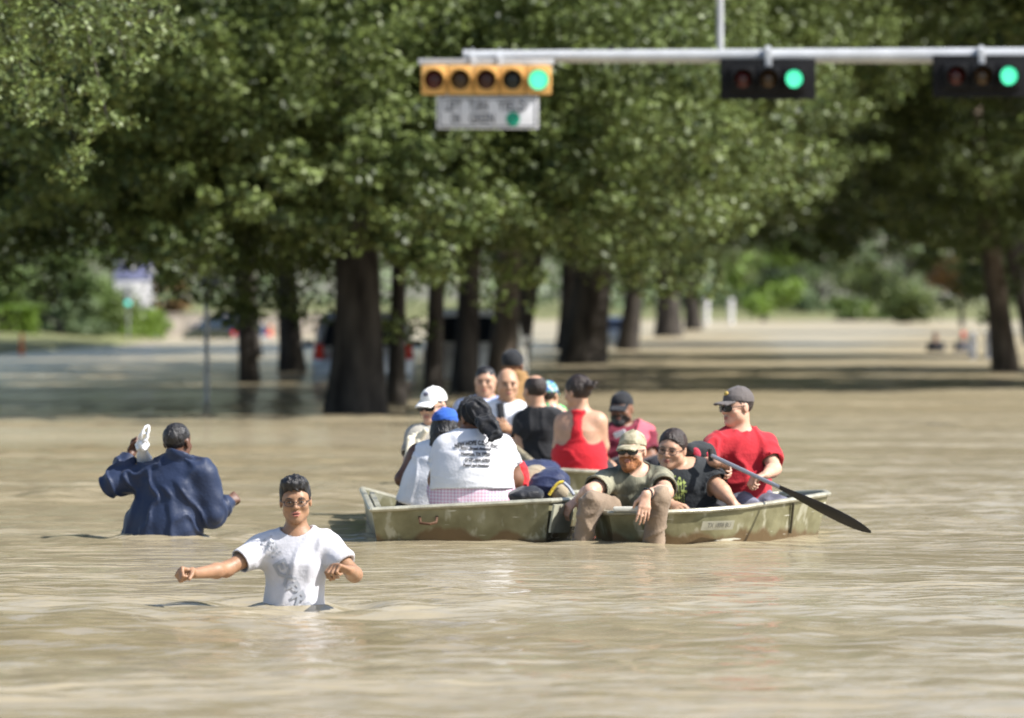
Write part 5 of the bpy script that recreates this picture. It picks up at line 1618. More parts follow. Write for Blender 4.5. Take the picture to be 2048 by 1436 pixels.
FACE = {}
def build_people():
    FACE.update(white=mat('eye_white', (0.38, 0.33, 0.29), rough=0.25, var=0), dim=mat('eye_dim', (0.3, 0.27, 0.25), rough=0.3, var=0), iris=mat('iris_dark', (0.015, 0.009, 0.006), rough=0.15, var=0),
                dark=mat('lash_dark', (0.02, 0.014, 0.012), rough=0.7, var=0), lip=mat('lips_rose', (0.40, 0.15, 0.115), rough=0.4, var=0.05),
                lip_dark=mat('lips_brown', (0.20, 0.085, 0.065), rough=0.4, var=0.05), mouth=mat('mouth_inside', (0.05, 0.012, 0.010), rough=0.5, var=0))
    TAN = skin_mat('tan_skin', (0.33, 0.180, 0.102)); FAIR = skin_mat('fair_skin', (0.60, 0.36, 0.25)); LT = skin_mat('light_brown_skin', (0.50, 0.285, 0.175))
    DK = skin_mat('dark_skin', (0.115, 0.052, 0.030)); DK2 = skin_mat('dark_brown_skin', (0.20, 0.095, 0.055)); OLV = skin_mat('olive_skin', (0.52, 0.30, 0.195))
    BH = mat('black_hair', (0.012, 0.010, 0.010), rough=0.42, var=0.3, vscale=60, bump=0.6, bscale=90, stretch=(1, 1, 0.3))
    BRH = mat('dark_brown_hair', (0.030, 0.019, 0.014), rough=0.45, var=0.3, vscale=60, bump=0.6, bscale=90)
    REDB = mat('red_beard', (0.30, 0.115, 0.04), rough=0.7, var=0.35, vscale=60, bump=0.6, bscale=120)
    WH = cloth_mat('white_cotton', (0.70, 0.69, 0.71), bump=0.15, var=0.03); WHF = cloth_mat('white_cotton_shaded', (0.58, 0.57, 0.60), bump=0.15, var=0.04)  # second white is darker, with partial shade put into its colour
    WH2 = cloth_mat('white_cotton_worn', (0.72, 0.72, 0.74), bump=0.2, var=0.05)
    BLUW = cloth_mat('white_and_blue_jersey', (0.66, 0.68, 0.74), var=0, col2=(0.16, 0.24, 0.50), vscale=4)
    NAVY = mat('navy_parka', (0.012, 0.023, 0.060), rough=0.55, spec=0.35, var=0.06, vscale=7, bump=0.15, bscale=50, sheen=0.1)
    BLK = cloth_mat('black_cotton', (0.020, 0.020, 0.022)); BLK2 = cloth_mat('charcoal_cotton', (0.026, 0.029, 0.032))
    RED = cloth_mat('bright_red_cotton', (0.58, 0.018, 0.028)); CRIM = cloth_mat('crimson_cotton', (0.45, 0.022, 0.032)); MAR = cloth_mat('maroon_cotton', (0.16, 0.018, 0.035))
    PINK = cloth_mat('faded_pink_cloth', (0.55, 0.10, 0.14), col2=(0.50, 0.13, 0.16))
    OLIVE = mat('wet_olive_cotton', (0.040, 0.044, 0.034), rough=0.8, spec=0.25, var=0, col2=(0.30, 0.285, 0.20), vscale=5.0, bump=0.25, bscale=60, stretch=(1.6, 1, 0.55))
    TANP = cloth_mat('tan_trousers', (0.29, 0.215, 0.150), col2=(0.20, 0.145, 0.10), vscale=5); GREYS = cloth_mat('grey_tee', (0.34, 0.32, 0.28)); CREAM = cloth_mat('cream_cotton', (0.66, 0.60, 0.46))
    NAVS = cloth_mat('navy_shorts', (0.05, 0.055, 0.085), col2=(0.22, 0.22, 0.28), vscale=5); DENIM = cloth_mat('blue_denim', (0.09, 0.14, 0.21)); DARKP = cloth_mat('dark_trousers', (0.03, 0.03, 0.036))
    BROWNJ = cloth_mat('tan_jacket', (0.33, 0.19, 0.075)); KHAKI = cloth_mat('khaki_shorts', (0.34, 0.28, 0.19))
    BLUECAP = cloth_mat('blue_headwrap', (0.030, 0.105, 0.42)); SCARF = cloth_mat('black_scarf', (0.010, 0.010, 0.012), rough=0.55)
    WCAP = cloth_mat('white_cap', (0.78, 0.77, 0.74)); GCAP = cloth_mat('grey_cap', (0.115, 0.100, 0.095)); BCAP = cloth_mat('black_cap', (0.018, 0.019, 0.022))
    CCAP = mat('camouflage_cap', (0.44, 0.39, 0.27), var=0, vscale=26, col2=(0.20, 0.18, 0.11), rough=0.85); TIE = spots('tie_dye', (0.06, 0.16, 0.45), [(0.10, 0.28, 0.50), (0.25, 0.55, 0.22), (0.5, 0.6, 0.5)], 40, 0.4)
    GRNP = spots('green_print', (0.12, 0.50, 0.16), [(0.55, 0.25, 0.22), (0.10, 0.35, 0.40), (0.5, 0.62, 0.4)], 32, 0.35)
    LENS = mat('sunglass_lens', (0.006, 0.006, 0.007), rough=0.05, var=0); WIRE = mat('glasses_frame', (0.03, 0.026, 0.028), rough=0.35, metal=0.5, var=0)
    PRINT = mat('silver_print', (0.36, 0.37, 0.40), rough=0.55, var=0.1); INK = mat('grey_ink_print', (0.035, 0.035, 0.04), rough=0.8, var=0.1)
    BAGW = mat('white_plastic_bag', (0.75, 0.75, 0.76), rough=0.3, var=0.04, bump=0.3, bscale=40)
    GREENPRINT = mat('green_yellow_print', (0.30, 0.36, 0.10), rough=0.7, var=0.3)
    G = 'people in the boats'; GW = 'people wading'
    sitz = lambda px, d, z: (px, 605 + (CAM_H - z) * FPX / d)

    # ---- wading man in front
    p = person('young man with glasses in a white T-shirt wading waist-deep towards the camera', 27.1,
               dict(head=(591, 1003, -0.02), neck=(593, 1064), pelvis=(588, 1268), shR=(524, 1098), shL=(657, 1093), elR=(452, 1139, -0.13), wrR=(388, 1147, -0.33),
                    elL=(709, 1149, -0.10), wrL=(699, 1141, -0.34)),
               (0.03, -1, -0.06), TAN, dict(hip=(0.106, 0.088), waist=(0.100, 0.082), chest=(0.120, 0.094), sh=0.044), tilt=-0.05, hs=0.885, h=0.0055, legs='stand', arm=0.86, group=GW,
               hands=dict(R=dict(f=(-0.80, -0.55, 0.12), n=(0.25, -0.55, -0.8), curl=(1.6, 1.75, 1.2), thumb=0.8), L=dict(f=(-0.75, -0.55, 0.30), n=(-0.15, -0.2, -1), curl=(1.1, 1.3, 0.8), thumb=0.7)),
               hair=('spiky', BH), glasses=dict(mat=WIRE), mouth_open=True,
               top=dict(mat=WHF, sleeve=0.62, sr=0.072, infl=0.017, hem=0.14, hemr=0.003, amp=0.008, freq=(7, 6, 2.0), seed=3, neck=0.080, ridged=0.8, A=[[0.93,0,-0.36],[0,1,0],[0.36,0,0.93]]),
               bottom=dict(mat=DARKP))
    V, F = text_mesh('EXPRESS', 0.073, 'LEFT', bold=0.002)
    rt = nrm((0.49, 0, -0.87)); upv = nrm((0.87, 0, 0.49))
    project(p, V * [1.38, 1.22, 1], F, 'lettering', PRINT, W(557, 1120, 27.1), rt, upv, (0, 1, 0), 0.006)
    ring = MB(); n = 28
    Vr, Fr = [], []
    for i in range(n):
        a = 2 * math.pi * i / n
        for r_ in (0.020, 0.026): Vr.append((r_ * math.cos(a), r_ * math.sin(a), 0))
    for i in range(n): k = (i + 1) % n; Fr.append((2 * i, 2 * k, 2 * k + 1, 2 * i + 1))
    rng = np.random.default_rng(2)
    for i in range(30):
        x, y = rng.uniform(-0.045, 0.05), rng.uniform(-0.035, 0.03); b_ = len(Vr); w_ = rng.uniform(0.002, 0.0055); l_ = rng.uniform(0.002, 0.006)
        Vr += [(x - w_, y - l_, 0), (x + w_, y - l_, 0), (x + w_, y + l_, 0), (x - w_, y + l_, 0)]; Fr.append((b_, b_ + 1, b_ + 2, b_ + 3))
    project(p, np.array(Vr), Fr, 'emblem', PRINT, W(545, 1092, 27.1), rt, upv, (0, 1, 0), 0.006)

    # ---- wading man in the navy jacket
    p = person('man in a navy blue jacket wading away from the camera with one arm raised', 34.9,
               dict(head=(355, 886, 0.02), neck=(359, 926, 0), pelvis=(318, 1092), shL=(297, 953, 0.06), shR=(408, 950, -0.06), elL=(226, 967, 0.06), wrL=(262, 909, 0.16),
                    elR=(424, 1028, -0.06), wrR=(455, 1003, 0.14)),
               (0.42, 0.9, -0.02), DK, dict(hip=(0.185, 0.140), waist=(0.180, 0.135), chest=(0.172, 0.125), sh=0.045), hs=1.0, legs='stand', arm=1.05, group=GW, feats=False,
               hands=dict(L=dict(f=(0.35, 0.35, 0.85), n=(0.5, -0.8, 0), curl=FIST, thumb=0.8), R=dict(f=(0.65, 0.7, 0.35), n=(-0.6, 0.3, -0.6), curl=(0.9, 1.1, 0.7), thumb=0.6)),
               hair=('crop', BH), bottom=dict(mat=DARKP),
               top=dict(mat=NAVY, name='jacket', kind='jacket', sleeve=1.93, sr=0.073, infl=0.030, hem=0.10, amp=0.013, freq=(9, 7, 2.0), seed=5, ridged=0.85, A=[[0.9,0,0.43],[0,1,0],[-0.43,0,0.9]], neck=0.075, hemr=0.012))
    wl = p.j['wrL'] + np.array([0.04, 0.03, 0.06])
    t = thing('plastic_bag', 'white plastic bag knotted round the raised hand of the man in navy', 'bag', W(287, 905, 35.05))
    m_ = MB()
    k0 = W(284, 890, 34.9)
    m_.ell(k0, (0.026, 0.024, 0.030))
    for i in range(4): m_.tube([k0 + [0.02 * math.cos(i * 1.7), 0.02 * math.sin(i * 1.7), -0.03], k0 + [0.035 * math.cos(i * 1.7 + .4), 0.02, 0.0], k0 + [0.02 * math.cos(i * 2.1), 0.0, 0.04]], [0.014, 0.018, 0.008], 7)
    m_.obj('knot', BAGW, t)
    for ox, oz, rx, rz, tl in ((0.020, 0.070, 0.017, 0.052, 0.35), (0.010, 0.048, 0.022, 0.030, 0.9)):
        lp = []
        for i in range(19):
            a = -1.57 + 6.28 * i / 18
            x, z_ = rx * math.cos(a), rz * math.sin(a)
            lp.append(k0 + np.array([ox + x * math.cos(tl) + z_ * math.sin(tl), -0.012 - 0.012 * math.cos(a * 2), oz + z_ * math.cos(tl) - x * math.sin(tl)]))
        MB().tube(lp, [0.006 + 0.0035 * math.sin(i * 1.3) ** 2 for i in range(19)], 7).obj('handle', BAGW, t)
    F = Field(W(283, 915, 35.1) - 0.2, W(283, 915, 35.1) + 0.2, 0.008)
    F.add(cone(k0 + [0.0, 0.04, -0.02], W(290, 928, 35.06), 0.025, (0.055, 0.045)), 0)
    V, Q = F.mesh(); V = V + wrinkle(V, Q, 0.008, (14, 14, 5), 2)
    link('sack', fast_mesh('sack', V - root_loc(t), Q), BAGW, t)

    # ---- left boat
    def scarf(F, p): pass
    p = person('large woman seen from behind in a printed white T-shirt and black head scarf', 35.25,
               dict(head=(944, 838, 0.06), neck=(944, 871, 0.02), pelvis=(945, 985, 0.0), shL=(893, 897), shR=(1003, 897), elL=(876, 960, 0.02), wrL=(893, 988, 0.26), elR=(1027, 958, 0.02), wrR=(1018, 988, 0.26)),
               (-0.62, 0.76, -0.18), DK2, dict(hip=(0.240, 0.20), waist=(0.215, 0.18), chest=(0.180, 0.15), sh=0.062), hs=1.0, arm=1.5, leg=1.35, group=G, feats=False,
               top=dict(mat=WH, sleeve=0.62, sr=0.072, infl=0.014, hem=-0.02, amp=0.0055, freq=(2.5, 2.5, 10), seed=9, ridged=0.5, neck=0.080),
               bottom=dict(mat=gingham('pink_gingham'), name='skirt', to=0.8, infl=0.02, amp=0.006))
    for txt, px, py, sz, wd, arc in (('NEW HOPE C.D.C. INC', 953, 886, 0.034, 0.265, 0.25), ('3221 Bruel Avenue', 952, 897.5, 0.022, 0.185, 0), ('Houston, TX 77021', 952, 908, 0.026, 0.18, 0),
                                     ('(713) 484 6700', 955, 920, 0.026, 0.155, 0), ('Pastor and Members', 953, 930, 0.020, 0.16, 0)):
        V, F = text_mesh(txt, sz * 1.08, bold=0.0016); V[:, 0] *= wd / (V[:, 0].max() - V[:, 0].min())
        if arc: V[:, 1] -= V[:, 0] ** 2 * 1.5
        project(p, V, F, 'lettering', INK, W(px, py, 35.2), (1, 0, -0.03), (0.03, 0, 1), (0, 1, 0), 0.007)
    F = Field(p.hc - 0.33, p.hc + 0.33, 0.0075)
    F.add(p.EH((0, -0.020, 0.040), (0.088, 0.108, 0.094)), 0)
    F.cut(p.HL(0, 0.060, 0.055), np.array([0, 0.86, -0.5]) @ p.R)
    F.cut(p.HL(0, 0, -0.07), -p.R[2])
    F.add(cone(W(956, 822, 35.24), W(980, 850, 35.12), (0.062, 0.055), (0.042, 0.024), (1, 0, 0.5)), 0.05)
    F.add(cone(W(978, 842, 35.12), W(1002, 872, 35.03), (0.040, 0.026), (0.022, 0.010), (1, 0, 0.4)), 0.03)
    F.add(cone(W(962, 842, 35.12), W(984, 878, 35.03), (0.036, 0.026), (0.026, 0.010), (1, 0, 0.4)), 0.03)
    p.put('head_scarf', F, SCARF, p.root, (0.014, (16, 16, 3.5), 4, 0.7, [[0.8,0,0.6],[0,1,0],[-0.6,0,0.8]]))

    person('passenger with a blue headwrap and dark braids in a white sleeveless top', 36.2,
           dict(head=(892, 856, 0.0), neck=(884, 890, 0), pelvis=(852, 1002, 0), shL=(836, 908, 0.06), shR=(908, 905, -0.04), elL=(804, 958, 0.05), wrL=(832, 968, 0.28), elR=(912, 962, 0.12), wrR=(900, 985, 0.34)),
           (0.30, 0.93, -0.12), DK, dict(hip=(0.16, 0.125), waist=(0.145, 0.115), chest=(0.15, 0.115)), hs=0.96, group=G, feats=False, arm=1.1,
           top=dict(mat=WH2, kind='tank', infl=0.010, hem=0.05, amp=0.006, freq=(7, 7, 3), neck=0.09), bottom=dict(mat=DARKP), hair=('braids', BH), cap=None,
           extra=None)
    pw = [o for o in COL.objects if o.get('label', '').startswith('passenger with a blue')][0]
    hc = W(892, 856, 36.2); Rw = frame_from((0.30, 0.93, -0.12))
    F = Field(hc - 0.2, hc + 0.2, 0.0065)
    F.add(ellp(hc + np.array([0, -0.016, 0.045]) @ Rw * 0.96, np.array([0.090, 0.110, 0.092]) * 0.96, Rw), 0)
    F.cut(hc + np.array([0, 0, 0.022]) @ Rw, np.array([0, -0.15, -1]) @ Rw)
    V, Q = F.mesh(); V = V + wrinkle(V, Q, 0.006, (4, 4, 26), 6)
    link('headwrap', fast_mesh('headwrap', V - root_loc(pw), Q), BLUECAP, pw)

    p = person('man in a white cap and sunglasses facing left in the left boat', 37.7,
               dict(head=(866, 813, -0.02), neck=(868, 852), pelvis=sitz(872, 37.7, 0.16), shR=(833, 874, -0.06), shL=(903, 872, 0.05), elR=(819, 922, -0.16), wrR=(846, 955, -0.36), elL=(916, 925, -0.05), wrL=(900, 958, -0.25)),
               (-0.52, -0.85, -0.10), FAIR, dict(chest=(0.155, 0.115)), group=G, jaw=1.05, hair=('crop', BRH), glasses=dict(mat=BCAP, lens=LENS), cap=dict(mat=WCAP, badge=NAVS, pitch=-0.25),
               top=dict(mat=GREYS, sleeve=0.75, sr=0.074, amp=0.008, freq=(8, 8, 6), seed=2), bottom=dict(mat=DARKP))
    F = Field(p.j['shR'] - 0.22, p.j['shR'] + 0.22, 0.0065)
    for i in range(5):
        a0 = W(851 - i * 8, 862 + i * 3.5, 37.55 - 0.03 * abs(i - 2)); a1 = W(840 - i * 6.5, 884 + i * 7.5, 37.50 - 0.015 * i)
        F.add(cone(a0, a1, 0.020, 0.017), 0.008)
    F.add(cone(W(846, 862, 37.62), W(822, 876, 37.62), 0.03, 0.03), 0.02)
    p.put('cloth_drape', F, CREAM, p.root, (0.004, (16, 16, 8), 5))

    # ---- boat behind
    person('dark-haired man in white and blue smiling at the camera from the far boat', 44.0,
           dict(head=(971, 764, -0.02), neck=(972, 795), pelvis=sitz(968, 44.0, 0.22), shR=(927, 818), shL=(1012, 818), elR=(915, 870, -0.05), wrR=(935, 905, -0.28), elL=(1022, 870, -0.05), wrL=(1005, 905, -0.28)),
           (-0.12, -1, -0.05), OLV, dict(chest=(0.17, 0.12), hip=(0.18, 0.13), waist=(0.165, 0.125), sh=0.06), hs=0.98, h=0.009, group=G, fat=0.004, hair=('crop', BH), top=dict(mat=BLUW, sleeve=0.7, sr=0.08, seed=6), bottom=dict(mat=DENIM))
    p = person('bald man in a white T-shirt with a black strap looking at the camera', 43.2,
               dict(head=(1015, 769, -0.02), neck=(1013, 803), pelvis=sitz(1008, 43.2, 0.2), shR=(968, 826), shL=(1044, 826), elR=(962, 880, -0.1), wrR=(1000, 888, -0.34), elL=(1046, 872, -0.12), wrL=(1016, 858, -0.36)),
               (0.14, -1, -0.06), LT, dict(chest=(0.165, 0.12), hip=(0.17, 0.13), waist=(0.155, 0.12), sh=0.058), hs=1.0, h=0.009, group=G, fat=0.004, top=dict(mat=WH2, sleeve=0.7, sr=0.078, seed=7), bottom=dict(mat=DARKP), arm=1.1)
    pts = []
    for s_ in np.linspace(0, 1, 9):
        q = W(1000 + 6 * s_, 806 + 60 * s_, 43.2)
        hit = p.bvh.ray_cast(Vector(q - [0, 0.6, 0]), Vector((0, 1, 0)), 1.5)
        if hit[0] is not None: pts.append(np.array(hit[0]) + [0, -0.012, 0])
    if len(pts) > 2: MB().tube(pts, 0.028, 8, flat=((0, 1, 0), 0.35)).obj('strap', BCAP, p.root)
    p = person('person in a black beanie and tan jacket, farthest back in the far boat', 45.4,
               dict(head=(1026, 732, 0), neck=(1030, 760), pelvis=sitz(1034, 45.4, 0.25), shL=(1000, 780), shR=(1062, 780), elL=(994, 830, 0.1), wrL=(1010, 870, 0.3), elR=(1066, 830, 0.1), wrR=(1050, 870, 0.3)),
               (0.3, 0.95, 0), DK2, dict(chest=(0.14, 0.11)), h=0.010, group=G, feats=False, top=dict(mat=BROWNJ, kind='jacket', sleeve=1.85, infl=0.022, sr=0.075, name='jacket', neck=0.07), bottom=dict(mat=DARKP))
    F = Field(p.hc - 0.16, p.hc + 0.2, 0.008); F.add(p.EH((0, -0.014, 0.044), (0.088, 0.106, 0.092)), 0); F.cut(p.HL(0, 0, 0.0), -p.R[2])
    p.put('beanie', F, BCAP, p.root, (0.003, (20, 20, 8), 2))
    person('balding man in a black T-shirt seen from behind', 41.7,
           dict(head=(1069, 783, 0.0), neck=(1076, 818), pelvis=sitz(1078, 41.7, 0.17), shL=(1046, 843, 0.05), shR=(1110, 838, -0.05), elL=(1042, 886, 0.0), wrL=(1022, 902, 0.18), elR=(1120, 890, 0.05), wrR=(1112, 915, 0.28)),
           (-0.50, 0.84, -0.05), OLV, dict(chest=(0.155, 0.12), hip=(0.16, 0.12), sh=0.058), hs=0.98, h=0.0085, group=G, feats=False, arm=1.15, hair=('fringe', BRH),
           top=dict(mat=BLK, sleeve=0.72, sr=0.074, seed=8, hem=0.10), bottom=dict(mat=DENIM))
    person('CHILD'.lower() + ' in a blue and green tie-dye cap and patterned shirt behind the black-shirted man', 43.0,
           dict(head=(1097, 792, 0), neck=(1099, 815), pelvis=sitz(1100, 43.0, 0.28), shL=(1078, 830), shR=(1120, 830), elL=(1074, 862, 0.05), wrL=(1085, 880, 0.2), elR=(1124, 862, 0.05), wrR=(1112, 880, 0.2)),
           (0.35, 0.92, -0.05), LT, dict(chest=(0.11, 0.085), hip=(0.11, 0.09), waist=(0.10, 0.08), sh=0.042), hs=0.86, h=0.0085, group=G, feats=False, arm=0.75, leg=0.75, neck_r=0.045,
           top=dict(mat=GRNP, sleeve=0.8, sr=0.062, seed=4, neck=0.062), bottom=dict(mat=DENIM), hair=('crop', BRH), cap=dict(mat=TIE))
    person('woman in a bright red racerback tank top with her dark hair in a bun', 41.1,
           dict(head=(1155, 786, 0.0), neck=(1162, 822), pelvis=(1157, 948, 0), shL=(1128, 845, 0.03), shR=(1196, 843, -0.03), elL=(1119, 892, 0.02), wrL=(1122, 925, 0.2), elR=(1205, 892, 0.04), wrR=(1192, 925, 0.24)),
           (-0.72, 0.66, -0.12), OLV, dict(hip=(0.175, 0.145), waist=(0.150, 0.125), chest=(0.150, 0.12), sh=0.055), hs=1.0, h=0.0075, group=G, feats=False, arm=1.15, leg=1.2, neck_r=0.052, hair=('bun', BRH),
           top=dict(mat=RED, kind='racer', infl=0.010, hem=-0.02, amp=0.008, freq=(3, 3, 10), neck=0.085, seed=2), bottom=dict(mat=BLK, to=0.7, name='shorts'))
    def vest(F, p): pass
    p = person('bearded man in black cap, maroon shirt and pink vest in the far boat', 42.6,
               dict(head=(1243, 819, -0.02), neck=(1247, 853), pelvis=sitz(1250, 42.6, 0.2), shR=(1206, 872, -0.05), shL=(1292, 868, 0.05), elR=(1197, 918, -0.1), wrR=(1228, 935, -0.34), elL=(1302, 916, -0.05), wrL=(1270, 938, -0.3)),
               (-0.28, -0.95, -0.08), DK2, dict(chest=(0.16, 0.12), hip=(0.17, 0.13), waist=(0.165, 0.13), sh=0.058), hs=1.02, h=0.0085, group=G, fat=0.004, eye_white=False, beard=BH, cap=dict(mat=BCAP, pitch=-0.35), arm=1.15,
               top=dict(mat=MAR, sleeve=0.75, sr=0.080, seed=3, amp=0.010, freq=(4, 4, 8)), bottom=dict(mat=DARKP))
    # vest: a second skin over the far half of the chest
    P, N, u, up, f = p.j['pelvis'], p.j['neck'], p.u, p.up, p.f
    F = Field(P - 0.35, N + 0.3, 0.0085)
    C_ = P + (N - P) * 0.7
    F.add(cone(P, C_, (0.205, 0.165), (0.200, 0.158), u), 0); F.add(cone(C_, N - up * 0.06, (0.198, 0.156), (0.145, 0.115), u), 0.05); F.add(cone(p.j['shL'], N, 0.085, 0.075), 0.05)
    F.cut(N - u * 0.03 - up * 0.06, u + up * 0.75); F.cut(P - up * 0.02, -up); F.sub(cone(N, N + up * .3, 0.08, .1), .01); F.sub(cone(p.j['shL'] - u * 0.02 - up * 0.03, p.j['shL'] - u * .2 - up * .05, .075, .09), .01)
    p.put('vest', F, PINK, p.root, (0.008, (4, 4, 9), 7))
    q = W(1240, 868, 42.2)
    MB().box(q + [0.0, 0.03, 0], (0.095, 0.012, 0.045), frame_from((0.3, 1, 0.2), tilt=0.35), bev=0.004).obj('patch', WH2, p.root)

    # ---- right boat
    p = person('red-bearded man in camouflage cap and olive T-shirt, legs hanging over the bow', 34.3,
               dict(head=(1264, 903, -0.03), neck=(1272, 944, 0.03), pelvis=(1266, 1020, 0.17), shR=(1216, 962, -0.02), shL=(1322, 960, 0.03), elR=(1181, 984, -0.2), wrR=(1158, 997, 0.02), elL=(1331, 985, -0.30), wrL=(1292, 988, -0.58),
                    hipR=(1236, 1022, 0.10), hipL=(1294, 1022, 0.10), knR=(1183, 1006, -0.30), anR=(1160, 1092, -0.28), knL=(1318, 996, -0.50), anL=(1306, 1096, -0.47)),
               (-0.33, -0.94, 0.03), FAIR, dict(chest=(0.165, 0.12), hip=(0.165, 0.125), waist=(0.155, 0.12), sh=0.055), hs=0.98, h=0.0065, group=G, arm=1.12, jaw=1.08, leg=0.80, bf=(-0.1, -1, 0),
               hands=dict(R=dict(f=(-0.75, -0.25, -0.6), n=(-0.3, 0.2, -0.8), curl=(0.6, 0.8, 0.6), thumb=0.4), L=dict(f=(-0.12, -0.25, -0.96), n=(-0.2, 1, -0.2), curl=(0.15, 0.25, 0.2), thumb=0.15)),
               hair=('crop', REDB), beard=REDB, glasses=dict(mat=BCAP, lens=LENS), cap=dict(mat=CCAP, pitch=-0.30),
               top=dict(mat=OLIVE, sleeve=0.68, sr=0.078, amp=0.008, freq=(7, 7, 4), seed=4, hem=0.05), bottom=dict(mat=TANP, to=1.95, infl=0.018, amp=0.013, freq=(7, 7, 9), r=0.92), shoe=cloth_mat('muddy_shoe', (0.14, 0.10, 0.07)))
    wv = p.j['wrL']; ax = nrm(p.j['wrL'] - p.j['elL'])
    w_ = MB().tube([wv - ax * 0.030, wv - ax * 0.012], 0.0345, 16).obj('wristwatch', BCAP, p.root)
    MB().ell(wv - ax * 0.021 + np.array([-0.01, -0.02, 0.028]), (0.017, 0.015, 0.010)).obj('watch_case', LENS, w_)
    p = person('woman with glasses and tied-back dark hair in a black T-shirt with a green plant print', 34.85,
               dict(head=(1344, 899, -0.05), neck=(1366, 941, 0.02), pelvis=(1378, 1016, 0.1), shR=(1320, 956, -0.02), shL=(1404, 945, 0.04), elR=(1316, 994, -0.10), wrR=(1345, 1010, -0.28), elL=(1437, 975, -0.08), wrL=(1466, 1006, -0.20)),
               (-0.36, -0.93, -0.12), OLV, dict(chest=(0.175, 0.14), hip=(0.19, 0.16), waist=(0.18, 0.15), sh=0.058), tilt=0.12, hs=1.0, h=0.0065, group=G, arm=1.2, leg=1.2, fat=0.006, hair=('back', BRH), glasses=dict(mat=WIRE),
               hands=dict(L=dict(f=(0.8, -0.3, -0.5), n=(0, 0.2, -1), curl=(0.2, 0.3, 0.2), thumb=0.1)),
               top=dict(mat=BLK2, sleeve=0.85, sr=0.080, amp=0.009, freq=(5, 5, 6), seed=6, hem=0.06, neck=0.088), bottom=dict(mat=DARKP), kz=-0.10)
    rng = np.random.default_rng(12); Vr, Fr = [], []
    for i in range(30):
        a, r_ = rng.uniform(0, 6.28), 0.075 * math.sqrt(rng.random()); cx, cy, cr = r_ * math.cos(a) * 0.8, r_ * math.sin(a), rng.uniform(0.004, 0.010); b_ = len(Vr)
        Vr += [(cx + cr * math.cos(k), cy + cr * math.sin(k), 0) for k in np.linspace(0, 5.4, 7)]; Fr.append(tuple(range(b_, b_ + 7)))
    for i in range(7):
        b_ = len(Vr); x = -0.04 + 0.013 * i; Vr += [(x - 0.002, -0.09, 0), (x + 0.002, -0.09, 0), (x * 1.3 + 0.002, 0.05, 0), (x * 1.3 - 0.002, 0.05, 0)]; Fr.append((b_, b_ + 1, b_ + 2, b_ + 3))
    project(p, np.array(Vr), Fr, 'print', GREENPRINT, W(1352, 976, 34.8), (1, 0, 0.1), (-0.1, 0, 1), (0, 1, 0), 0.003)
    t = thing('backpack', 'dark backpack with pink-red flowers on the shoulder of the woman with glasses', 'backpack', W(1428, 940, 35.0))
    F = Field(W(1420, 920, 35.05) - 0.3, W(1420, 920, 35.05) + 0.3, 0.0075)
    F.add(cone(W(1394, 902, 34.98), W(1432, 945, 35.02), (0.075, 0.06), (0.06, 0.07)), 0); F.add(cone(W(1380, 898, 34.9), W(1412, 906, 35.0), 0.035, 0.06), 0.03)
    V, Q = F.mesh(); V = V + wrinkle(V, Q, 0.005, (8, 8, 8), 2)
    link('pack', fast_mesh('pack', V - root_loc(t), Q), BLK2, t)
    PK = cloth_mat('flower_red', (0.62, 0.06, 0.10))
    bv = BVHTree.FromPolygons([tuple(v) for v in V], [tuple(q) for q in Q])
    for px, py, rx, rz, tl in ((1397, 908, 0.022, 0.042, -0.7), (1424, 921, 0.013, 0.05, -0.5), (1436, 940, 0.013, 0.06, -0.3), (1431, 958, 0.011, 0.04, -0.2)):
        q = W(px, py, 34.6); hit = bv.ray_cast(Vector(q), Vector((0, 1, 0)), 2)
        if hit[0] is not None:
            n_ = np.array(hit[1]); n_ = n_ if n_[1] < 0 else -n_
            MB().ell(np.array(hit[0]), (rx, 0.006, rz), frame_from(n_, tilt=tl)).obj('flower', PK, t)

    person('man in a crimson T-shirt and grey cap rowing with a paddle', 35.25,
           dict(head=(1474, 815, -0.02), neck=(1480, 860, 0.0), pelvis=(1490, 1000, 0.05), shR=(1428, 890, -0.10), shL=(1532, 890, 0.04), elR=(1402, 930, -0.22), wrR=(1432, 924, -0.48), elL=(1548, 938, -0.12), wrL=(1531, 950, -0.40)),
           (-0.83, -0.55, -0.05), FAIR, dict(chest=(0.145, 0.110), hip=(0.140, 0.115), waist=(0.135, 0.110), sh=0.050), hs=1.0, h=0.0065, group=G, arm=1.05, jaw=1.02, hair=('crop', BRH), glasses=dict(mat=BCAP, lens=LENS),
           cap=dict(mat=GCAP, pitch=-0.12, badge=mat('gold_badge', (0.5, 0.35, 0.08), rough=0.5)),
           hands=dict(R=dict(f=(0.45, 0.2, -0.2), n=(0.3, -0.2, -0.9), curl=GRIP, thumb=0.6), L=dict(f=(-0.85, -0.35, -0.2), n=(-0.25, -0.1, -0.95), curl=GRIP, thumb=0.6)),
           top=dict(mat=CRIM, sleeve=0.70, sr=0.075, amp=0.011, freq=(9, 7, 2.0), seed=7, ridged=0.8, hem=0.07, infl=0.016), bottom=dict(mat=NAVS, to=0.9, name='shorts'), kz=-0.06)
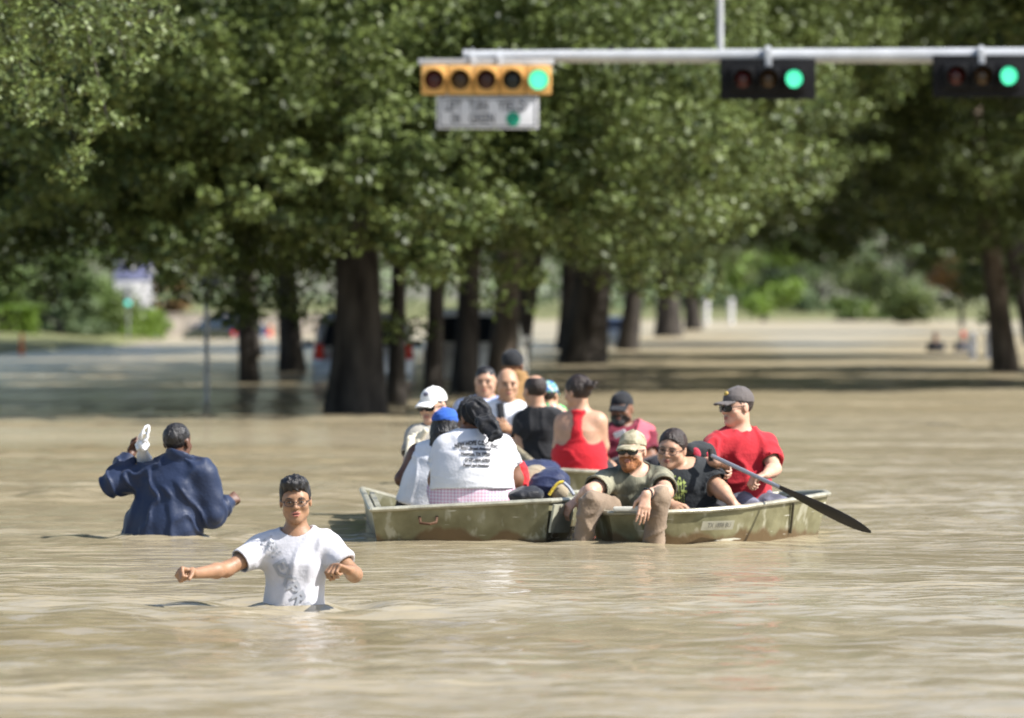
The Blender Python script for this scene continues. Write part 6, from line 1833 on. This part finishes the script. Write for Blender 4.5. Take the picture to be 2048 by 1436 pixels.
    # ---- two people far up the street
    for px, d, lab, m, hm in ((1871, 166, 'distant wader in dark clothes on the far right water', BLK, BH), (1926, 166, 'distant wader in a grey top with something red on the head, far right water', GREYS, RED)):
        z0 = 0
        J = dict(head=(px, 672), neck=(px, 684), pelvis=(px, 714), shR=(px - 11, 688), shL=(px + 11, 688), elR=(px - 14, 702), wrR=(px - 8, 708, -0.2), elL=(px + 14, 702), wrL=(px + 8, 708, -0.2))
        q = person(lab, d, J, (0, -1, 0), DK2, h=0.02, legs='stand', group='distant waders', feats=False, hair=('short', BH), top=dict(mat=m if m is BLK else cloth_mat('dull_grey', (0.10, 0.10, 0.11)), sleeve=1.8, sr=0.07, infl=0.02), bottom=dict(mat=DARKP), hs=1.0,
                   cap=dict(mat=RED) if hm is RED else None)
# ------------------------------------------------------------------ build
BREAKS = []
def add_break(px, py, r, amp):
    d = dwater(py); q = W(px, py, d); BREAKS.append((q[0], q[1] + r * 0.4, r, amp))
add_break(588, 1210, 0.13, 0.024)
add_break(317, 1075, 0.20, 0.026)
add_break(1160, 1082, 0.08, 0.006); add_break(1308, 1078, 0.09, 0.006)
add_break(915, 1082, 0.50, 0.007); add_break(1410, 1080, 0.58, 0.007)
build_water(BREAKS)
build_setting()
build_signals()
build_vehicles()
build_boats()
build_people()

# ------------------------------------------------------------------ lighter meshes: collapse the dense skins once
def lighten(ratio_of):
    todo = []
    for o in COL.objects:
        if o.type != 'MESH': continue
        r = ratio_of(o)
        if r is None or len(o.data.polygons) < 1500: continue
        m = o.modifiers.new('Decimate', 'DECIMATE'); m.ratio = r
        todo.append(o)
    dg = bpy.context.evaluated_depsgraph_get()
    new = [bpy.data.meshes.new_from_object(o.evaluated_get(dg)) for o in todo]
    for o, me in zip(todo, new):
        old = o.data; o.modifiers.clear(); o.data = me
        bpy.data.meshes.remove(old); me.name = o.name
        for q in me.polygons: q.use_smooth = True
lighten(lambda o: dict(body=0.36, shirt=0.6, trousers=0.33, shorts=0.5, hair=0.6, pouch=0.5, jacket=0.6, skirt=0.5).get(o.name.split('.')[0]))
